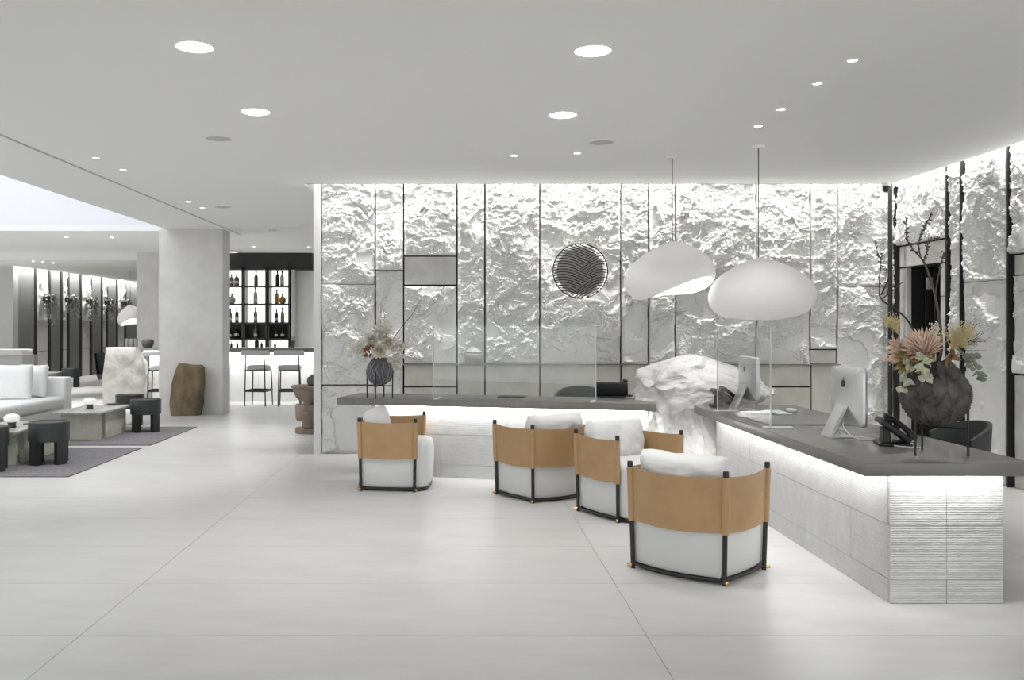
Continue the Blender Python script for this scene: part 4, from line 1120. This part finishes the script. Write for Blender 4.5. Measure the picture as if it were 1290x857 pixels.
tag(put('pot', MB().lathe([(.06,0),(.09,.03),(.115,.10),(.11,.14),(.085,.165),(.075,.165),(.07,.12)], 24, (xat(186,BY+.1), BY+.1, BZ)), M['pot_g'], None), 'round grey stoneware pot standing on the bar counter', 'pot')
for k, px in enumerate((162.5,166.5,170.5)):
    x_ = -6.32+k*.088
    tag(put('drinking_glass', MB().lathe([(.03,0),(.035,.01),(.038,.17),(.036,.17),(.03,.02)], 14, (x_, BY+.5, BZ)), M['greypanel'], None), 'tall grey drinking glass on the bar end, '+('nearest the stone slab','between two others','nearest the pillar')[k], 'glass', 'glasses on the bar')
def bar_stool(label, x, y, rz):
    t = thing('bar_stool', label, 'bar stool', (x, y, 0), rz, 'bar stools')
    # local: +y faces the bar
    put('backrest', MB().tube([(-.275,-.20,.945),(-.262,-.20,.945),(-.24,-.20,.945),(.24,-.20,.945),(.262,-.20,.945),(.275,-.20,.945)], [.02,.042,.050,.050,.042,.02], 16), M['seat_grey'], t)
    put('seat', MB().lathe([(.15,.635),(.20,.645),(.215,.68),(.20,.71),(.15,.725),(.02,.73)], 32), M['seat_grey'], t)
    for sx in (-1,1):
        put('back_leg', MB().tube([(sx*.19,-.20,0),(sx*.17,-.20,.94)], .0115, 8), M['black'], t)
        put('front_leg', MB().tube([(sx*.19,.20,0),(sx*.17,.18,.64)], .0115, 8), M['black'], t)
    put('foot_rail', MB().box(-.19,.19,-.21,-.19,.255,.29).box(-.19,.19,.19,.21,.255,.29).box(-.195,-.175,-.2,.2,.255,.29).box(.175,.195,-.2,.2,.255,.29), M['black'], t, 0)
    put('seat_frame', MB().box(-.18,.18,-.205,-.19,.625,.645).box(-.18,.18,.17,.185,.625,.645).box(-.18,-.165,-.2,.18,.625,.645).box(.165,.18,-.2,.18,.625,.645), M['black'], t, 0)
    return t
bs = [bar_stool('grey bar stool on its own between the stone slab and the pillar', xat(200,16.25), 16.35, .15),
      bar_stool('grey bar stool on the pillar side of the pair at the bar', xat(326,16.35), 16.35, -.12),
      bar_stool('grey bar stool on the totem side of the pair at the bar', xat(365,16.35), 16.35, .12)]

# back bar shelving
BBY = 20.0
sh = thing('bar_shelving', 'dark bar shelving with backlit bays of bottles', 'shelving', (0,0,0))
xs = lambda p: xat(p, BBY)
put('fascia', MB().box(xs(270), xs(395.5), BBY-.30, BBY-.02, zat(340,BBY-.3), CEIL), M['darkbar'], sh, 0)
put('back_panel', MB().box(xs(270), xs(367), BBY-.02, BBY+.02, 0, 2.7), M['darkbar'], sh, 0)
zrow = [2.63, 2.275, 1.887, 1.48, 1.13]
bays = [(276,307.8),(312.6,337),(343,366.4)]
for a, b in bays:
    for (z0, z1) in ((2.295,2.63),(1.907,2.257),(1.50,1.867),(.9,1.115)):
        put('light_panel', MB().box(xs(a), xs(b), BBY-.035, BBY-.021, z0, z1), M['backlit'], sh, 0)
    for zz in zrow[1:]: put('shelf', MB().box(xs(a)-.03, xs(b)+.03, BBY-.30, BBY-.036, zz-.02, zz+.018), M['frame'], sh, 0)
for p in (309.2,311.6,338.6,341.6,367.2): put('upright', MB().box(xs(p)-.018, xs(p)+.018, BBY-.30, BBY-.021, 0, 2.70), M['frame'], sh, 0)
put('side_board', MB().box(xs(370), xs(374.5), BBY-.30, BBY-.02, 0, 2.68), M['greypanel'], sh, 0)
G = {'dark': mat('dark bottle glass', (.012,.013,.012), .12), 'smoke': mat('smoky bottle glass', (.16,.16,.15), .15), 'green': mat('green bottle glass', (.03,.10,.03), .12),
     'amber': mat('amber spirit', (.42,.22,.03), .15), 'olive': mat('olive bottle glass', (.25,.26,.07), .15), 'clear': mat('clear bottle glass', (.42,.43,.42), .1)}
LB = mat('paper bottle label', (.72,.70,.66), .7); CAPM = mat('bottle cap foil', (.03,.03,.03), .4)
PR = {'tall': [(.036,0),(.040,.008),(.040,.17),(.034,.20),(.016,.235),(.014,.30),(.016,.305)],
      'square': [(.048,0),(.052,.008),(.052,.14),(.042,.17),(.016,.19),(.014,.235)],
      'round': [(.045,0),(.075,.03),(.085,.08),(.07,.13),(.03,.165),(.018,.19),(.018,.23)],
      'small': [(.030,0),(.034,.006),(.034,.08),(.014,.11),(.012,.15)]}
def bottle(px, zs_, shape, g, label, s=1.0, lab=True):
    t = thing('bottle', label, 'bottle', (xs(px), BBY-.16, zs_), 0, 'bottles on the bar shelves')
    p = PR[shape]; top = p[-1][1]
    put('glass_body', MB().lathe([(r*s, z*s) for r, z in p], 14), G[g], t)
    put('cap', MB().lathe([(p[-1][0]*1.15*s, top*s-.035), (p[-1][0]*1.15*s, top*s+.005)], 10), CAPM, t)
    if lab:
        r = max(q[0] for q in p)*s*1.02; z0 = .045*s
        put('paper_label', MB().lathe([(r, z0),(r, z0+.055*s)], 14, cap=False), LB, t)
z1, z2, z3, z4, z5 = 2.294, 1.906, 1.499, 1.149, BZ
R1, R2, R3, R4 = 'on the top shelf', 'on the second shelf', 'on the third shelf', 'on the dark lowest shelf'
bA, bB, bC = 'of the bay by the pillar', 'of the middle bay', 'of the bay farthest from pillar'
bottle(294, z1, 'square', 'smoke', f'squat smoky bottle {R1} {bA}, by the pillar', 1.0); bottle(300.4, z1, 'square', 'smoke', f'squat smoky bottle {R1} {bA}, by the upright', 1.05)
bottle(294.5, z2, 'round', 'clear', f'round clear decanter alone {R2} {bA}', .95, False)
bottle(292.6, z3, 'tall', 'smoke', f'grey bottle with pale label {R3} {bA}', .95); bottle(300.6, z3, 'tall', 'green', f'green bottle with white label {R3} {bA}', 1.02)
bottle(292, z4, 'tall', 'dark', f'dark bottle with pale label {R4} {bA}', .9); bottle(300.2, z4, 'square', 'dark', f'squat dark bottle {R4} {bA}', 1.05)
bottle(324.6, z1, 'tall', 'smoke', f'tall smoky bottle alone {R1} {bB}', 1.05, False); bottle(324, z2, 'tall', 'clear', f'wide clear bottle alone {R2} {bB}', 1.12)
bottle(324, z3, 'tall', 'smoke', f'slim grey bottle alone {R3} {bB}', 1.05); bottle(324, z4, 'tall', 'smoke', f'labelled bottle alone {R4} {bB}', 1.0)
bottle(351.4, z1, 'tall', 'dark', f'black wine bottle {R1} {bC}', 1.08, False); bottle(357.2, z1, 'tall', 'clear', f'clear bottle {R1} {bC}', 1.05)
bottle(350.6, z2, 'tall', 'amber', f'tall amber bottle {R2} {bC}', 1.0, False); bottle(357.6, z2, 'round', 'amber', f'round amber decanter {R2} {bC}', .92, False)
bottle(350.2, z3, 'tall', 'dark', f'dark bottle with white label {R3} {bC}', .9); bottle(357.6, z3, 'tall', 'olive', f'slim olive yellow bottle {R3} {bC}', 1.05, False)
bottle(349.8, z4, 'tall', 'dark', f'dark bottle with small label {R4} {bC}', .92); bottle(357.6, z4, 'tall', 'dark', f'dark bottle with broad label {R4} {bC}', .98)
# bottles standing on the bar counter itself
def cb(px, shape, g, label, s=1.0):
    t = thing('bottle', label, 'bottle', (xat(px, BY+.45), BY+.45, BZ), 0, 'bottles on the bar counter')
    p = PR[shape]; put('glass_body', MB().lathe([(r*s, z*s) for r, z in p], 14), G[g], t)
    put('cap', MB().lathe([(p[-1][0]*1.15*s, p[-1][1]*s-.02), (p[-1][0]*1.15*s, p[-1][1]*s+.005)], 10), CAPM, t)
cb(291.5, 'small', 'dark', 'tiny dark bottle on the bar counter next to the pillar', .7); cb(299, 'small', 'dark', 'tiny dark bottle on the bar counter in front of the bay by the pillar', .7)
cb(323.4, 'square', 'dark', 'stout black bottle on the bar counter before the middle bay', .8); cb(329.7, 'small', 'dark', 'small black bottle on the bar counter beside a stout one', .75); cb(346.5, 'small', 'smoke', 'small grey bottle on the bar counter before the farthest bay', .7)
t = thing('plant_pot', 'small dark pot with a few thin stems on the bar counter', 'plant pot', (xat(369, BY+.45), BY+.45, BZ), 0)
put('pot', MB().lathe([(.03,0),(.045,.05),(.05,.13),(.046,.13),(.04,.03)], 16), M['pot_g'], t)
mb = MB()
for k in range(9): mb.tube([(0,0,.10),(rnd.uniform(-.06,.06),rnd.uniform(-.05,.05),rnd.uniform(.16,.25))], .003, 4)
put('stems', mb, M['twig'], t)

# carved totem table and the pot on it
TX, TY = -1.95, 12.25
t = thing('totem_table', 'carved brown totem side table beside the end of the stone wall', 'side table', (TX, TY, 0))
put('base_disc', MB().lathe([(.21,0),(.215,.01),(.21,.065),(.20,.07)], 36), M['totem'], t)
put('stem', MB().lathe([(.115,.07),(.10,.12),(.11,.16),(.19,.165),(.205,.20),(.215,.36),(.20,.385),(.12,.39),(.10,.395),(.105,.41),(.14,.42),(.20,.47),(.235,.55),(.245,.60),(.20,.605)], 36), M['totem'], t)
put('table_top', MB().lathe([(.26,.605),(.265,.61),(.265,.63),(.255,.635)], 40), M['totem'], t)
fc = MB().lathe([(.05,.07),(.075,.10),(.065,.18),(.085,.27),(.05,.30),(.06,.42),(.10,.56),(.10,.605)], 24, (-.02,-.16,0)); put('carved_front', fc, M['totem'], t)
t = thing('teapot', 'squat dark pot with knob lid on the carved totem table', 'pot', (TX+.07, TY-.02, .635))
put('body', MB().lathe([(.08,0),(.115,.02),(.125,.06),(.11,.11),(.08,.125)], 28), M['pot_g'], t)
put('lid', MB().lathe([(.082,.125),(.07,.14),(.02,.15),(.012,.165),(.02,.18),(.006,.19)], 20), M['pot_g'], t)
# dark wing chair behind the stone slab
t = thing('armchair', 'dark armchair partly hidden behind the pale stone slab', 'chair', (xat(141.5,19.0), 19.0, 0), .4)
rings = [[(r*math.cos(a), r*math.sin(a)*.9, z+.0*a) for a in np.linspace(-.3, PI+.3, 21)] for z, r in ((.30,.28),(.45,.32),(.65,.345),(.86,.36))]
put('backrest', MB().loft(rings+[[(x*.88,y*.88,z) for x,y,z in r] for r in rings[::-1]], cap=False, closed=False), M['chair_dark'], t)
put('seat', MB().lathe([(.24,.32),(.28,.34),(.28,.42),(.22,.45),(.02,.455)], 28), M['chair_dark'], t)
for k in range(4):
    a = PI/4+k*PI/2; put('leg', MB().tube([(.18*math.cos(a),.18*math.sin(a),.33),(.25*math.cos(a),.25*math.sin(a),0)], [.018,.011], 8), M['black'], t)

# ================================================================== CEILING FITTINGS
def on_ceiling(px, py, z=CEIL): return fl(px, py, z)
def downlight(px, py, label, r=.098, power=85, grp='large round downlights'):
    x, y = on_ceiling(px, py)
    t = thing('downlight', label, 'downlight', (x, y, CEIL), 0, grp)
    put('trim_ring', MB().lathe([(r*1.0,-.001),(r*1.08,-.004),(r*1.12,0)], 36, cap=False), M['ceil'], t)
    put('diffuser', MB().lathe([(r*.05,-.016),(r*.5,-.014),(r*.85,-.008),(r*1.0,-.001)], 36, cap=True), M['spotled'], t)
    spot('downlight_lamp', (x, y, CEIL-.03), power, math.radians(95), .09, blend=.8)
downlight(245, 59, 'large round downlight on the seating side, away from any ceiling speaker')
downlight(322, 141, 'large glowing round downlight next to the round grey ceiling speaker on the seating side')
downlight(747, 64, 'large round downlight in line with the emblem, away from any speaker')
downlight(709, 145, 'large glowing round downlight next to the ceiling speaker in line with the emblem')
def mini(px, py, label, grp, z=CEIL, power=14, r=.028, aim=None):
    x, y = on_ceiling(px, py, z)
    t = thing('spotlight', label, 'spotlight', (x, y, z), 0, grp)
    put('trim_ring', MB().lathe([(r,-.002),(r*1.5,-.003),(r*1.6,0)], 20, cap=False), M['ceil'], t)
    put('lens', MB().lathe([(r*.1,-.006),(r,-.002)], 20), M['spotled'], t)
    if power: spot('spot_lamp', (x, y, z-.02), power, math.radians(70), .03, blend=.7)
gr = 'small recessed spotlights over the dark desk'
for (px, py), od in zip(((955,159),(984,138),(1030,105),(1074,76)), ('first','second','third','fourth')): mini(px, py, f'tiny ceiling spotlight, {od} from the pendants in the row over the dark desk', gr, power=16)
mini(648, 196, 'tiny recessed spotlight near the stone wall, plain ceiling around it', 'spotlights before the stone wall', power=14)
mini(727, 193, 'tiny recessed spotlight just behind the ceiling speaker before the stone wall', 'spotlights before the stone wall', power=14)
for (px, py), od in zip(((255,262),(237,254),(155,214),(121,199)), ('first','second','third','fourth')): mini(px, py, f'tiny spotlight beside the ceiling slot, {od} counted from the pillar', 'spotlights beside the ceiling slot', power=100)
for (px, py), od in (((319.5,311),'on the pillar side'),((389,311.5),'on the stone wall side')): mini(px, py, 'tiny spotlight above the bar shelving, '+od, 'bar spotlights', power=320)
for (px, py), od in (((84,299),'farther from the pillar'),((141,299),'closer to the pillar')): mini(px, py, 'tiny ceiling spotlight beyond the light well, '+od, 'lounge spotlights', power=260)
for (px, py) in ((42,329.2),(54,330),(67,331)): mini(px, py, {42:'tiny lounge spotlight, first of three counted from the grey wall',54:'tiny lounge spotlight, middle of three near the grey wall',67:'tiny lounge spotlight, last of three counted from the grey wall'}[px], 'lounge wall spotlights', 2.82, power=130)
def disc(px, py, label, r, name='ceiling_speaker', cat='speaker'):
    x, y = on_ceiling(px, py)
    t = thing(name, label, cat, (x, y, CEIL), 0, 'round grey ceiling speakers' if cat == 'speaker' else None)
    put('grille', MB().lathe([(r*.1,-.006),(r*.93,-.006),(r*.96,-.004)], 36), M['grey_plastic'], t)
    put('rim', MB().lathe([(r*.96,-.007),(r*1.0,-.006),(r*1.02,0)], 36, cap=False), M['ceil'], t)
disc(275.5, 174, 'round grey ceiling speaker near the downlight on the seating side', .108)
disc(758, 178.5, 'round grey ceiling speaker before the stone wall in line with the emblem', .106)
disc(281, 260.5, 'small far ceiling speaker beside the ceiling slot', .11)
x, y = on_ceiling(344, 289.5)
t = thing('smoke_detector', 'white smoke detector on the ceiling before the bar', 'smoke detector', (x, y, CEIL))
put('base', MB().lathe([(.06,-.02),(.065,-.015),(.065,0)], 24), M['plastic_w'], t); put('sensor', MB().lathe([(.02,-.05),(.04,-.045),(.045,-.02)], 20), M['plastic_w'], t)
# security camera in the corner with its conduit
cx, cy = WALL_X-.26, WALL_Y-.30
t = thing('security_camera', 'small dome security camera under the ceiling in the stone corner', 'security camera', (cx, cy, 0))
put('mount', MB().lathe([(.045,2.965),(.048,2.97),(.048,3.0)], 20), M['plastic_w'], t)
put('dome', MB().lathe([(.004,2.895),(.025,2.902),(.038,2.925),(.04,2.95),(.04,2.965)], 20), M['plastic_b'], t)
tag(put('conduit', MB().tube([(WALL_X-.16, WALL_Y-.18, 0.0), (WALL_X-.16, WALL_Y-.18, 3.2)], .024, 10), M['black'], None), 'dark vertical conduit in the corner of the stone walls', 'pipe')
